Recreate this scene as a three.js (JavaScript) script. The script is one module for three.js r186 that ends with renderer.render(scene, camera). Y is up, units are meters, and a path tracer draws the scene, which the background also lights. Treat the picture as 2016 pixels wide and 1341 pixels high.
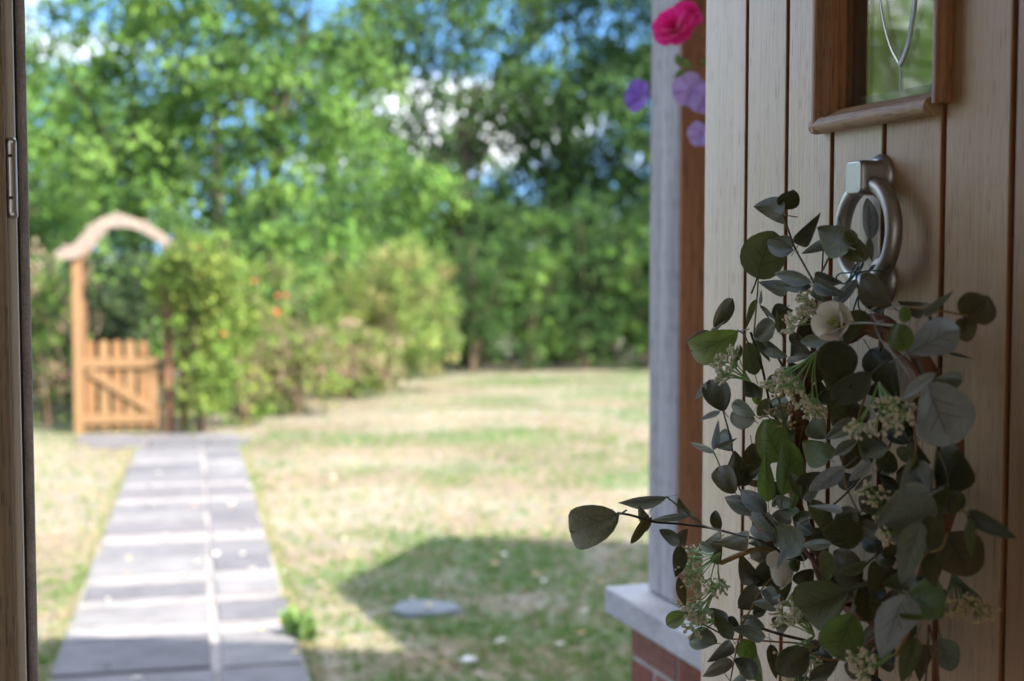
import * as THREE from 'three';
import { RoundedBoxGeometry } from 'three/addons/geometries/RoundedBoxGeometry.js';
import { mergeGeometries } from 'three/addons/utils/BufferGeometryUtils.js';

// ---------------------------------------------------------------- camera, sky, sun, exposure
const W = 2016, HPX = 1341, FPX = 2800, EYE = 1.45, PITCH = Math.atan(170 / FPX), SLOPE = 0.03;
const scene = new THREE.Scene();
const camera = new THREE.PerspectiveCamera(2 * Math.atan(HPX / 2 / FPX) * 180 / Math.PI, W / HPX, 0.05, 400);
camera.position.set(0, EYE, 0);
camera.rotation.x = -PITCH;
camera.focus = 1.47;
camera.userData.fStop = 4.4;
camera.updateMatrixWorld(true);

const SUN = new THREE.Vector3(0.870, 1, 0.698).normalize();
const sun = new THREE.DirectionalLight(new THREE.Color(1, 0.955, 0.86), 2.45);
sun.target.position.set(-3, 0, -14);
sun.position.copy(SUN).multiplyScalar(60).add(sun.target.position);
sun.castShadow = true;
sun.shadow.mapSize.set(4096, 4096);
Object.assign(sun.shadow.camera, { left: -30, right: 30, top: 30, bottom: -30, near: 1, far: 160 });
scene.add(sun, sun.target);
const renderer = new THREE.WebGLRenderer({ antialias: true });
renderer.setSize(1024, 681);
renderer.toneMapping = THREE.LinearToneMapping;
renderer.toneMappingExposure = 5.4;
renderer.shadowMap.enabled = true;
{ // fair-weather sky: deep blue paling to the horizon, with white cumulus, sparse in view and thicker elsewhere for whiter fill
  const w = 1024, h = 512, a = new Float32Array(w * h * 4);
  const hs = (x, y, s) => { let q = Math.imul(x, 374761393) ^ Math.imul(y, 668265263) ^ Math.imul(s, 1442695041); q = Math.imul(q ^ (q >>> 13), 1274126177); return ((q ^ (q >>> 16)) >>> 0) / 4294967296; };
  const vn = (x, y, s) => { const xi = Math.floor(x), yi = Math.floor(y), fx = x - xi, fy = y - yi, u = fx * fx * (3 - 2 * fx), v = fy * fy * (3 - 2 * fy); return (hs(xi, yi, s) * (1 - u) + hs(xi + 1, yi, s) * u) * (1 - v) + (hs(xi, yi + 1, s) * (1 - u) + hs(xi + 1, yi + 1, s) * u) * v; };
  const fb = (x, y) => { let t = 0, k = 0.5; for (let o = 0; o < 5; o++) { t += k * vn(x, y, 7 + o); x = x * 2.03 + 3.1; y = y * 2.03 + 1.7; k *= 0.5; } return t / 0.97; };
  for (let r = 0; r < h; r++) for (let c = 0; c < w; c++) {
    const el = ((r + 0.5) / h - 0.5) * Math.PI, az = ((c + 0.5) / w - 0.5) * 2 * Math.PI, y = Math.sin(el), x = Math.cos(el) * Math.cos(az), z = Math.cos(el) * Math.sin(az), k = (r * w + c) * 4;
    const t = Math.pow(1 - Math.max(0, y), 5), blue = [0.045 + 0.085 * t, 0.135 + 0.14 * t, 0.34 + 0.12 * t];
    const q = 1.5 / (Math.max(0, y) + 0.22), n = fb(x * q + 7.15, z * q + 11.75), m = Math.min(1, Math.max(0, (n - 0.47) / 0.14)), cl = m * m * (3 - 2 * m);
    for (let e = 0; e < 3; e++) a[k + e] = y < 0 ? 0.16 : blue[e] + ([0.62, 0.635, 0.66][e] - blue[e]) * cl;
    a[k + 3] = 1;
  }
  const t = new THREE.DataTexture(a, w, h, THREE.RGBAFormat, THREE.FloatType);
  t.mapping = THREE.EquirectangularReflectionMapping; t.magFilter = t.minFilter = THREE.LinearFilter; t.colorSpace = THREE.LinearSRGBColorSpace; t.needsUpdate = true;
  scene.background = scene.environment = t;
}

// ---------------------------------------------------------------- helpers
const V = (x, y, z) => new THREE.Vector3(x, y, z);
function rng(seed) { let a = seed >>> 0; return () => { a = (a + 0x6D2B79F5) >>> 0; let t = a; t = Math.imul(t ^ (t >>> 15), t | 1); t ^= t + Math.imul(t ^ (t >>> 7), t | 61); return ((t ^ (t >>> 14)) >>> 0) / 4294967296; }; }
const R = rng(20240611);
const rr = (a, b, f = R) => a + (b - a) * f();
const clamp = (x, a, b) => Math.min(b, Math.max(a, x));
const smooth = (a, b, x) => { const t = clamp((x - a) / (b - a), 0, 1); return t * t * (3 - 2 * t); };
const mixc = (a, b, t) => [a[0] + (b[0] - a[0]) * t, a[1] + (b[1] - a[1]) * t, a[2] + (b[2] - a[2]) * t];
const hash = (x, y, s) => { let h = Math.imul(x, 374761393) ^ Math.imul(y, 668265263) ^ Math.imul(s, 2147483647 ^ 0x5bd1e995); h = Math.imul(h ^ (h >>> 13), 1274126177); return ((h ^ (h >>> 16)) >>> 0) / 4294967296; };
function vnoise(x, y, s, px = 1 << 28, py = 1 << 28) {
  const xi = Math.floor(x), yi = Math.floor(y), fx = x - xi, fy = y - yi, u = fx * fx * (3 - 2 * fx), v = fy * fy * (3 - 2 * fy);
  const m = (a, p) => ((a % p) + p) % p, h = (i, j) => hash(m(i, px), m(j, py), s);
  return (h(xi, yi) * (1 - u) + h(xi + 1, yi) * u) * (1 - v) + (h(xi, yi + 1) * (1 - u) + h(xi + 1, yi + 1) * u) * v;
}
function fbm(x, y, s, oct = 4, px, py) { let a = 0, w = 0.5, t = 0; for (let i = 0; i < oct; i++) { a += w * vnoise(x, y, s + i * 17, px, py); t += w; w *= 0.5; x *= 2; y *= 2; if (px) { px *= 2; py *= 2; } } return a / t; }
function ray(px, py) { return V((px - W / 2) / FPX, (HPX / 2 - py) / FPX, -1).applyEuler(camera.rotation); }
function at(px, py, d) { const q = ray(px, py); return camera.position.clone().addScaledVector(q, d / -q.z); }
const groundY = (x, z) => SLOPE * z + 0.012 * Math.sin(x * 0.9 + 1) * Math.sin(z * 0.7) * smooth(4, 9, -z);
function gnd(px, py) { const q = ray(px, py); const t = EYE / (SLOPE * -(-q.z) * -1 * -1 - q.y); const d = EYE / (-q.y / -q.z - SLOPE); const p = at(px, py, d); p.y = groundY(p.x, p.z); return p; }
const TH = 18.7 * Math.PI / 180, CT = Math.cos(TH), ST = Math.sin(TH);
const house = (r, o, y) => V(r * CT - o * ST, y, -(r * ST + o * CT));        // r along the facade, o outwards
const taken = {};
function numbered(n) { const k = taken[n] = (taken[n] ?? -1) + 1; return k ? n + '_' + String(k).padStart(3, '0') : n; }
function tag(o, label, category, group, kind) { Object.assign(o.userData, { label, category }); if (group) o.userData.group = group; if (kind) o.userData.kind = kind; return o; }
function shade(m) { m.castShadow = m.receiveShadow = true; return m; }
function mesh(name, geo, mat, parent = scene) { const m = shade(new THREE.Mesh(geo, mat)); m.name = parent === scene ? numbered(name) : name; parent.add(m); return m; }
function thing(name, label, category, pos = V(0, 0, 0), turn = 0, group) { const o = new THREE.Group(); o.name = numbered(name); o.position.copy(pos); o.rotation.y = turn; scene.add(o); return tag(o, label, category, group); }
function structure(name, geo, mat) { const m = mesh(name, geo, mat); m.userData.kind = 'structure'; return m; }
function box(w, h, d, r = 0, seg = 2) { return r ? new RoundedBoxGeometry(w, h, d, seg, r) : new THREE.BoxGeometry(w, h, d); }
function boxUV(g, sx = 1, ox = 0, oy = 0, along = false) {   // uv in metres from the position, by the way a face points
  const p = g.attributes.position, n = g.attributes.normal, uv = new Float32Array(p.count * 2);
  for (let i = 0; i < p.count; i++) {
    const ax = Math.abs(n.getX(i)), ay = Math.abs(n.getY(i)), az = Math.abs(n.getZ(i));
    const a = az >= ax && az >= ay ? [p.getX(i), p.getY(i)] : ax >= ay ? (along ? [p.getY(i), p.getZ(i)] : [p.getZ(i), p.getY(i)]) : [p.getX(i), p.getZ(i)];
    uv[i * 2] = a[0] * sx + ox; uv[i * 2 + 1] = a[1] * sx + oy;
  }
  g.setAttribute('uv', new THREE.BufferAttribute(uv, 2)); return g;
}
function tube(pts, r, seg = 12, rad = 6) { return new THREE.TubeGeometry(new THREE.CatmullRomCurve3(pts, false, 'centripetal'), seg, r, rad, false); }
function taper(pts, r0, r1, seg = 14, rad = 7) {
  const c = new THREE.CatmullRomCurve3(pts, false, 'centripetal'), g = new THREE.TubeGeometry(c, seg, 1, rad, false), p = g.attributes.position;
  for (let i = 0; i <= seg; i++) { const k = r0 + (r1 - r0) * i / seg, q = c.getPointAt(i / seg); for (let j = 0; j <= rad; j++) { const n = i * (rad + 1) + j; p.setXYZ(n, q.x + (p.getX(n) - q.x) * k, q.y + (p.getY(n) - q.y) * k, q.z + (p.getZ(n) - q.z) * k); } }
  return g;
}
function rgbTex(w, h, fn, srgb = false, rep = true) {
  const a = new Uint8Array(w * h * 4);
  for (let j = 0; j < h; j++) for (let i = 0; i < w; i++) { const c = fn(i / w, j / h, i, j), k = (j * w + i) * 4; for (let q = 0; q < 3; q++) { let v = Array.isArray(c) ? c[q] : c; if (srgb) v = v <= 0.0031308 ? v * 12.92 : 1.055 * Math.pow(v, 1 / 2.4) - 0.055; a[k + q] = clamp(Math.round(v * 255), 0, 255); } a[k + 3] = 255; }
  const t = new THREE.DataTexture(a, w, h, THREE.RGBAFormat);
  t.magFilter = THREE.LinearFilter; t.minFilter = THREE.LinearMipmapLinearFilter; t.generateMipmaps = true;
  if (rep) t.wrapS = t.wrapT = THREE.RepeatWrapping;
  if (srgb) t.colorSpace = THREE.SRGBColorSpace;
  t.needsUpdate = true; return t;
}
function clone(t, rx, ry) { const c = t.clone(); c.repeat.set(rx, ry); c.needsUpdate = true; return c; }
const lin = (r, g, b) => new THREE.Color().setRGB(r, g, b);
const std = (c, rough = 0.8, extra = {}) => new THREE.MeshStandardMaterial({ color: lin(...c), roughness: rough, ...extra });
const phys = (c, rough = 0.8, extra = {}) => new THREE.MeshPhysicalMaterial({ color: lin(...c), roughness: rough, ...extra });

// ---------------------------------------------------------------- textures
// fine vertical wood grain: u across, v along, one tile is 0.25 m x 1 m
const grainAt = (u, v, s) => {
  const a = fbm(u * 90, v * 5, s, 3, 90, 5), b = vnoise(u * 256, v * 48, s + 5, 256, 48), c = fbm(u * 10, v * 2, s + 9, 3, 10, 2);
  return [a, b, c];
};
const doorTex = rgbTex(512, 1024, (u, v) => {
  const [a, b, c] = grainAt(u, v, 3);
  let k = 0.86 + 0.16 * (a - 0.5) + 0.18 * (c - 0.5);
  const streak = smooth(0.66, 0.86, b) * smooth(0.35, 0.62, vnoise(u * 40, v * 40, 31, 40, 40));
  k *= 1 - 0.26 * streak; k += 0.09 * (vnoise(u * 380, v * 30, 91, 380, 30) - 0.5);
  const warm = smooth(0.45, 0.8, fbm(u * 6, v * 2, 77, 3, 6, 2)) * 0.35;
  return mixc([k, k * 0.97, k * 0.93], [k * 0.92, k * 0.78, k * 0.6], Math.min(1, warm + streak * 0.6));
}, true);
const grainTex = rgbTex(256, 1024, (u, v) => { const [a, b, c] = grainAt(u, v, 51); const k = 0.72 + 0.5 * (a - 0.5) + 0.4 * (c - 0.5) - 0.28 * smooth(0.7, 0.9, b); return [k, k * 0.98, k * 0.95]; }, true);
const grainBump = rgbTex(256, 1024, (u, v) => { const [a, b] = grainAt(u, v, 3); return 0.6 + 0.3 * (a - 0.5) - 0.4 * smooth(0.66, 0.86, b); });
const speckTex = rgbTex(512, 512, (u, v) => { const k = 0.78 + 0.5 * (fbm(u * 8, v * 8, 5, 5, 8, 8) - 0.5) + 0.25 * (vnoise(u * 160, v * 160, 9, 160, 160) - 0.5); return [k, k, k]; }, true);
const speckBump = rgbTex(512, 512, (u, v) => 0.5 * fbm(u * 30, v * 30, 15, 4, 30, 30) + 0.4 * vnoise(u * 200, v * 200, 19, 200, 200));
const veinAt = (u, v, seed) => {
  const x = Math.abs(u - 0.5) * 2;
  let vein = (1 - smooth(0.012, 0.05, x)) * (1 - smooth(0.7, 0.85, v));
  for (const [v0, k] of [[0.24, 0.5], [0.46, 0.42]]) {
    const vv = v0 + (u < 0.5 ? 0.04 : 0) + x * k * 0.7, d = Math.abs(v - vv);
    vein = Math.max(vein, (1 - smooth(0.008, 0.026, d)) * (1 - smooth(0.4, 0.7, x)) * 0.75);
  }
  return vein;
};
const leafTex = rgbTex(256, 256, (u, v) => {
  const n = fbm(u * 9, v * 9, 61, 4), f = vnoise(u * 120, v * 120, 63), q = veinAt(u, v);
  const edge = smooth(0.86, 0.94, Math.abs(u - 0.5) * 2);
  const k = 0.66 + 0.4 * (n - 0.5) + 0.2 * (f - 0.5);
  return mixc([k, k, k * 0.96], [1, 1, 0.8], Math.max(q * 0.6, edge * 0.8));
}, true, false);
const leafTexDark = rgbTex(256, 256, (u, v) => {
  const n = fbm(u * 7, v * 7, 161, 4), f = vnoise(u * 120, v * 120, 163), q = veinAt(u, v);
  const k = 0.86 + 0.34 * (n - 0.5) + 0.18 * (f - 0.5);
  return mixc([k, k, k], [0.36, 0.36, 0.32], q * 0.8);
}, true, false);
const leafSpeckled = rgbTex(256, 256, (u, v) => {
  const n = fbm(u * 9, v * 9, 261, 4), q = veinAt(u, v), s = smooth(0.7, 0.85, vnoise(u * 60, v * 60, 265)) * smooth(0.4, 0.6, vnoise(u * 16, v * 16, 267));
  const k = 0.3 + 0.2 * (n - 0.5);
  return mixc(mixc([k, k * 1.05, k * 0.75], [0.85, 0.82, 0.45], s * 0.75), [0.16, 0.16, 0.12], q * 0.8);
}, true, false);
const veinBump = rgbTex(128, 128, (u, v) => 0.5 + 0.3 * veinAt(u, v) + 0.2 * (fbm(u * 20, v * 20, 71, 3) - 0.5), false, false);

// ---------------------------------------------------------------- ground and path
const LX = 60;   // the lawn texture covers LX metres
const lawnMix = (x, z) => {   // 0 straw .. 1 green
  const a = fbm(x * 0.42 + 7, z * 0.42 + 3, 11, 4), b = fbm(x * 2.1, z * 2.1, 12, 3);
  return smooth(0.44, 0.66, a * 0.68 + b * 0.32);
};
const lawnTex = rgbTex(2048, 2048, (u, v) => {
  const x = (u - 0.5) * LX, z = -(v - 0.1) * LX;
  const g = lawnMix(x, z), f = hash(Math.floor(u * 2048), Math.floor(v * 2048), 3), m = fbm(x * 1.3, z * 1.3, 21, 4), bare = smooth(0.53, 0.68, fbm(x * 0.9 + 40, z * 0.9, 25, 4));
  let c = mixc([0.40, 0.34, 0.255], [0.16, 0.22, 0.08], g * 0.9);
  c = mixc(c, [0.34, 0.235, 0.16], bare * 0.7);
  const k = 0.56 + 0.2 * f + 0.42 * (m - 0.5);
  return [c[0] * k, c[1] * k, c[2] * k];
}, true);
const lawnMat = new THREE.MeshStandardMaterial({ map: lawnTex, roughness: 1, bumpMap: clone(speckBump, 60, 60), bumpScale: 0.02 });
{
  const g = new THREE.PlaneGeometry(260, 260, 160, 160); g.rotateX(-Math.PI / 2);
  const p = g.attributes.position, uv = g.attributes.uv;
  for (let i = 0; i < p.count; i++) {
    let x = p.getX(i), z = p.getZ(i) - 60;
    p.setXYZ(i, x, groundY(x, z) - smooth(0, 3, z) * 0, z);
    uv.setXY(i, x / LX + 0.5, -z / LX + 0.1);
  }
  g.computeVertexNormals();
  structure('lawn', g, lawnMat);
}
const PA = Math.atan((381 - 1008) / FPX), PS = Math.sin(PA), PC = Math.cos(PA);
const pathAt = (q, l) => { const x = q * PC + l * PS, d = l * PC - q * PS; return V(x, groundY(x, -d), -d); };
{
  const path = new THREE.Group(); path.name = 'garden_path'; path.userData.kind = 'structure'; scene.add(path);
  const bedMat = std([0.4, 0.36, 0.335], 1, { map: clone(speckTex, 2, 2), bumpMap: clone(speckBump, 3, 3), bumpScale: 0.004 });
  const slabMats = [[0.16, 0.15, 0.156], [0.2, 0.186, 0.19], [0.245, 0.228, 0.224], [0.19, 0.172, 0.178]].map((c) => std(c, 0.9, { map: clone(speckTex, 1.4, 1.4), bumpMap: clone(speckBump, 2, 2), bumpScale: 0.003 }));
  const put = (q0, q1, l0, l1, y, h, mat, name, round) => {
    const g = boxUV(box(q1 - q0, h, l1 - l0, round), 1, rr(0, 9), rr(0, 9));
    const m = mesh(name, g, mat, path), a = pathAt((q0 + q1) / 2, (l0 + l1) / 2);
    m.position.set(a.x, a.y + y, a.z); m.rotation.set(Math.atan(SLOPE), -PA, 0, 'YXZ');
    m.rotation.x = -Math.atan(SLOPE); m.rotation.z = 0;
    return m;
  };
  for (let l = 2.9; l < 13.6; l += 1.2) put(-0.55, 0.405, l, l + 1.2 - 0.002, 0.004, 0.03, bedMat, 'mortar_bed', 0);
  const paleMat = std([0.34, 0.31, 0.295], 0.9, { map: clone(speckTex, 1.4, 1.4), bumpMap: clone(speckBump, 2, 2), bumpScale: 0.003 });
  const rows = [[3.1, 3.68], [3.7, 4.28], [4.3, 4.88], [4.9, 5.46], [5.49, 6.05], [6.07, 6.27, 1], [6.3, 6.7], [6.73, 6.84, 1], [6.87, 7.2], [7.23, 7.43, 1], [7.46, 7.93], [7.96, 8.4], [8.43, 8.72, 1], [8.76, 9.14], [9.17, 9.5], [9.53, 9.98], [10.01, 10.2, 1], [10.23, 10.8], [10.83, 11.0, 1], [11.03, 11.68], [11.71, 12.28], [12.31, 12.48, 1], [12.51, 13.08], [13.11, 13.7]];
  rows.forEach(([l0, l1, pale], n) => {
    const t = () => 0.012 + rr(-0.003, 0.004), a = pale ? paleMat : slabMats[(n * 7) % 4], b = pale ? paleMat : slabMats[(n * 5 + 2) % 4], j = n % 2 ? 0.008 : 0.022;
    put(-0.54 + rr(-0.01, 0.01), 0.068 - j, l0, l1, t(), 0.04, a, 'paving_slab', 0.006);
    put(0.068 + j, 0.395 + rr(-0.01, 0.01), l0, l1, t(), 0.04, b, 'paving_slab', 0.006);
  });
  // the landing in front of the gate reaches out to one side
  for (const [q0, q1, l0, l1] of [[-1.0, -0.45, 14.0, 14.55], [-0.43, 0.12, 14.0, 14.55], [0.14, 0.5, 14.0, 14.55], [-1.15, -0.6, 14.57, 15.1], [-0.58, -0.03, 14.57, 15.1], [-0.01, 0.4, 14.57, 15.1]]) put(q0, q1, l0, l1, 0.012 + rr(-0.003, 0.004), 0.04, slabMats[Math.floor(R() * 4)], 'paving_slab', 0.006);
}
const groundedMatrix = (x, z, y, yaw, s) => new THREE.Matrix4().compose(V(x, y, z), new THREE.Quaternion().setFromEuler(new THREE.Euler(rr(-0.25, 0.25), yaw, rr(-0.25, 0.25))), s);
function onPath(x, z) { const d = -z, q = x * PC - d * PS * -1 * -1, l = d * PC + x * PS; const qq = x * PC - PS * d; return qq > -0.6 && qq < 0.44 && l > 2 && l < 15.2; }
{ // grass, fallen leaves
  const blades = [];
  for (let i = 0; i < 7; i++) {
    const g = new THREE.BufferGeometry(), a = R() * 6.28, dx = Math.cos(a), dz = Math.sin(a), w = 0.0035, h = rr(0.6, 1), le = rr(0.2, 0.8), ox = rr(-0.4, 0.4), oz = rr(-0.4, 0.4);
    const P = (t, s) => [ox * 0.05 + dx * le * 0.03 * t * t - dz * w * s * (1 - t * 0.9), h * 0.035 * t, oz * 0.05 + dz * le * 0.03 * t * t + dx * w * s * (1 - t * 0.9)];
    const pts = [P(0, -1), P(0, 1), P(0.5, -1), P(0.5, 1), P(1, 0)].flat();
    g.setAttribute('position', new THREE.Float32BufferAttribute(pts, 3)); g.setIndex([0, 1, 2, 1, 3, 2, 2, 3, 4]); g.computeVertexNormals(); blades.push(g);
  }
  const tuft = mergeGeometries(blades), N = 74000;
  const m = new THREE.InstancedMesh(tuft, phys([1, 1, 1], 1, { transmission: 0.25, side: THREE.DoubleSide }), N);
  let n = 0;
  while (n < N) {
    let d = 3 + Math.pow(R(), 1.5) * 30, x = rr(-0.5, 0.42) * d * 1.1, z = -d;
    if (n < 4000) { const e = pathAt(R() < 0.5 ? rr(-0.62, -0.5) : rr(0.365, 0.47), rr(3, 14)); x = e.x; z = e.z; d = -z; } else if (onPath(x, z)) continue;
    const g = lawnMix(x, z), q = R();
    if (R() > 0.35 + 0.6 * g) { if (R() < 0.5) continue; }
    m.setMatrixAt(n, groundedMatrix(x, z, groundY(x, z) - 0.004, R() * 6.28, V(1, rr(0.6, 1.5), 1)));
    const c = q < 0.25 + g * 0.6 ? [0.11 + R() * 0.05, 0.2 + R() * 0.08, 0.04] : [0.36 + R() * 0.1, 0.31 + R() * 0.08, 0.21];
    m.setColorAt(n, lin(...c)); n++;
  }
  m.name = 'grass'; m.castShadow = m.receiveShadow = true; scene.add(tag(m, 'short patchy grass, green and straw coloured, covering the lawn', 'grass', null, 'stuff'));
  const lg = new THREE.CircleGeometry(0.5, 6); lg.scale(1, 0.6, 1); lg.rotateX(-Math.PI / 2); { const p = lg.attributes.position; for (let i = 0; i < p.count; i++) p.setY(i, Math.abs(p.getZ(i)) * 0.5 + 0.15); lg.computeVertexNormals(); }
  const L = new THREE.InstancedMesh(lg, std([1, 1, 1], 0.8, { side: THREE.DoubleSide }), 420);
  for (let i = 0; i < 420; i++) {
    const d = 4 + Math.pow(R(), 1.2) * 20, x = rr(-0.45, 0.3) * d, z = -d, s = rr(0.03, 0.06);
    L.setMatrixAt(i, groundedMatrix(x, z, groundY(x, z) + 0.03, R() * 6.28, V(s, s, s)));
    L.setColorAt(i, lin(...(R() < 0.4 ? [0.6, 0.55, 0.46] : R() < 0.6 ? [0.45, 0.27, 0.14] : [0.5, 0.42, 0.2])));
  }
  L.name = 'leaf_litter'; L.castShadow = L.receiveShadow = true; scene.add(tag(L, 'dry fallen leaves scattered over the lawn', 'leaves', null, 'stuff'));
}

// ---------------------------------------------------------------- house round the camera
const plaster = std([0.80, 0.69, 0.54], 0.95);
const render_ = std([0.5, 0.3, 0.22], 0.95, { map: clone(speckTex, 1, 1) });
const FLOOR = 0.02;
function houseBox(name, r0, r1, o0, o1, y0, y1, mat, parent) {
  const g = boxUV(box(r1 - r0, y1 - y0, o1 - o0));
  const m = parent ? mesh(name, g, mat, parent) : structure(name, g, mat);
  const c = house((r0 + r1) / 2, (o0 + o1) / 2, (y0 + y1) / 2); m.position.copy(c); m.rotation.y = TH; return m;
}
const HL = -1.15, HR = 1.16, HB = -2.3, WO = 1.86;   // hall: left wall, right wall, back wall, outer face of the front wall
houseBox('hall_floor', HL - 0.2, HR + 0.2, HB - 0.2, WO - 0.02, FLOOR - 0.3, FLOOR, std([0.46, 0.27, 0.13], 0.5, { map: clone(grainTex, 2, 1) }));
houseBox('hall_ceiling', HL - 0.2, HR + 0.2, HB - 0.2, WO - 0.02, 2.44, 2.6, std([0.8, 0.72, 0.6], 0.95));
houseBox('wall_left', HL - 0.2, HL, HB, 1.549, FLOOR, 2.44, plaster);
houseBox('wall_right', HR, HR + 0.2, HB, 1.549, FLOOR, 2.44, plaster);
// front wall: left of the door, right of it, above it; brick outside
const frontWallL = houseBox('wall_front', -3.2, -0.06, 1.55, WO, -0.2, 2.9, render_);
houseBox('wall_front', 0.94, 3.4, 1.55, WO, -0.2, 2.9, render_);
houseBox('wall_front', -0.06, 0.94, 1.55, WO, 2.13, 2.9, render_);
// inner faces are plastered
houseBox('wall_lining', HL, -0.1, 1.53, 1.549, FLOOR, 2.44, plaster);
houseBox('wall_lining', 0.96, HR, 1.53, 1.549, FLOOR, 2.44, plaster);
houseBox('wall_lining', -0.1, 0.96, 1.53, 1.549, 2.18, 2.44, plaster);
// back wall with an unseen opening, added and sized to light the hall
houseBox('wall_back', HL, -0.9, HB - 0.15, HB, FLOOR, 2.44, plaster);
houseBox('wall_back', -0.05, HR, HB - 0.15, HB, FLOOR, 2.44, plaster);
houseBox('wall_back', -0.9, -0.05, HB - 0.15, HB, 2.34, 2.44, plaster);
houseBox('wall_back', -0.9, -0.05, HB - 0.15, HB, FLOOR, 0.2, plaster);
for (const r of [-0.87, -0.08]) houseBox('added_window_mullion', r - 0.03, r + 0.03, HB - 0.11, HB - 0.05, 0.2, 2.34, std([0.75, 0.75, 0.73], 0.5));

{ // door frame with the strike plate
  const f = thing('door_frame', 'painted door frame with a metal strike plate beside the open door', 'door frame', house(-0.02, 1.6, FLOOR), TH);
  const wood = std([0.5, 0.4, 0.31], 0.6, { map: clone(grainTex, 4, 1) });
  const paint = std([0.84, 0.80, 0.75], 0.45, { bumpMap: clone(grainBump, 4, 1), bumpScale: 0.0004 });
  const worn = std([0.74, 0.70, 0.7], 0.6, { map: clone(speckTex, 3, 3), bumpMap: clone(grainBump, 4, 1), bumpScale: 0.0008 });
  const add = (name, r0, r1, o0, o1, y0, y1, mat, rad = 0) => { const m = mesh(name, boxUV(box(r1 - r0, y1 - y0, o1 - o0, rad)), mat, f); m.position.set((r0 + r1) / 2 + 0.02, (y0 + y1) / 2 - FLOOR, -((o0 + o1) / 2 - 1.6)); return m; };
  add('architrave', -0.1, -0.0212, 1.505, 1.529, FLOOR, 2.18, wood, 0.003);
  add('jamb', -0.059, -0.012, 1.5295, 1.6195, FLOOR, 2.12, paint, 0.002);
  add('stop', -0.059, 0.0, 1.62, 1.70, FLOOR, 2.12, worn, 0.003);
  add('sealing_strip', -0.03, -0.0095, 1.612, 1.6192, FLOOR, 2.1, std([0.03, 0.03, 0.03], 0.6), 0.002);
  add('jamb', 0.862, 0.939, 1.55, 1.70, FLOOR, 2.12, paint, 0.002);
  add('architrave', 0.87, 0.96, 1.505, 1.529, FLOOR, 2.18, wood, 0.003);
  add('head', -0.011, 0.861, 1.5495, 1.70, 2.09, 2.13, paint, 0.002);
  add('architrave', -0.0205, 0.869, 1.505, 1.529, 2.1, 2.18, wood, 0.003);
  add('threshold', -0.059, 0.939, 1.55, 1.78, FLOOR - 0.1, FLOOR + 0.012, std([0.4, 0.4, 0.4], 0.4, { metalness: 0.7 }), 0.003);
  // strike plate: a lipped metal plate
  const a = at(20, 275, 1.47).y, b = at(20, 432, 1.47).y;
  const metal = std([0.55, 0.56, 0.58], 0.35, { metalness: 1 });
  const sp = add('strike_plate', -0.0212, -0.0105, 1.524, 1.566, b, a, metal, 0.004);
  const lip = new THREE.CylinderGeometry(0.0065, 0.0065, a - b - 0.012, 14, 1, false, 0, Math.PI * 2); const lm = mesh('lip', lip, metal, sp); lm.position.set(-0.001, 0, 0.0205); lm.scale.set(0.9, 1, 0.6);
  for (const [dy] of [[-0.02], [0.022]]) { const s = mesh('latch_mark', box(0.004, 0.003, 0.0006), std([0.05, 0.05, 0.05], 0.5), sp); s.position.set(-0.001, dy, 0.0247); }
}

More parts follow.
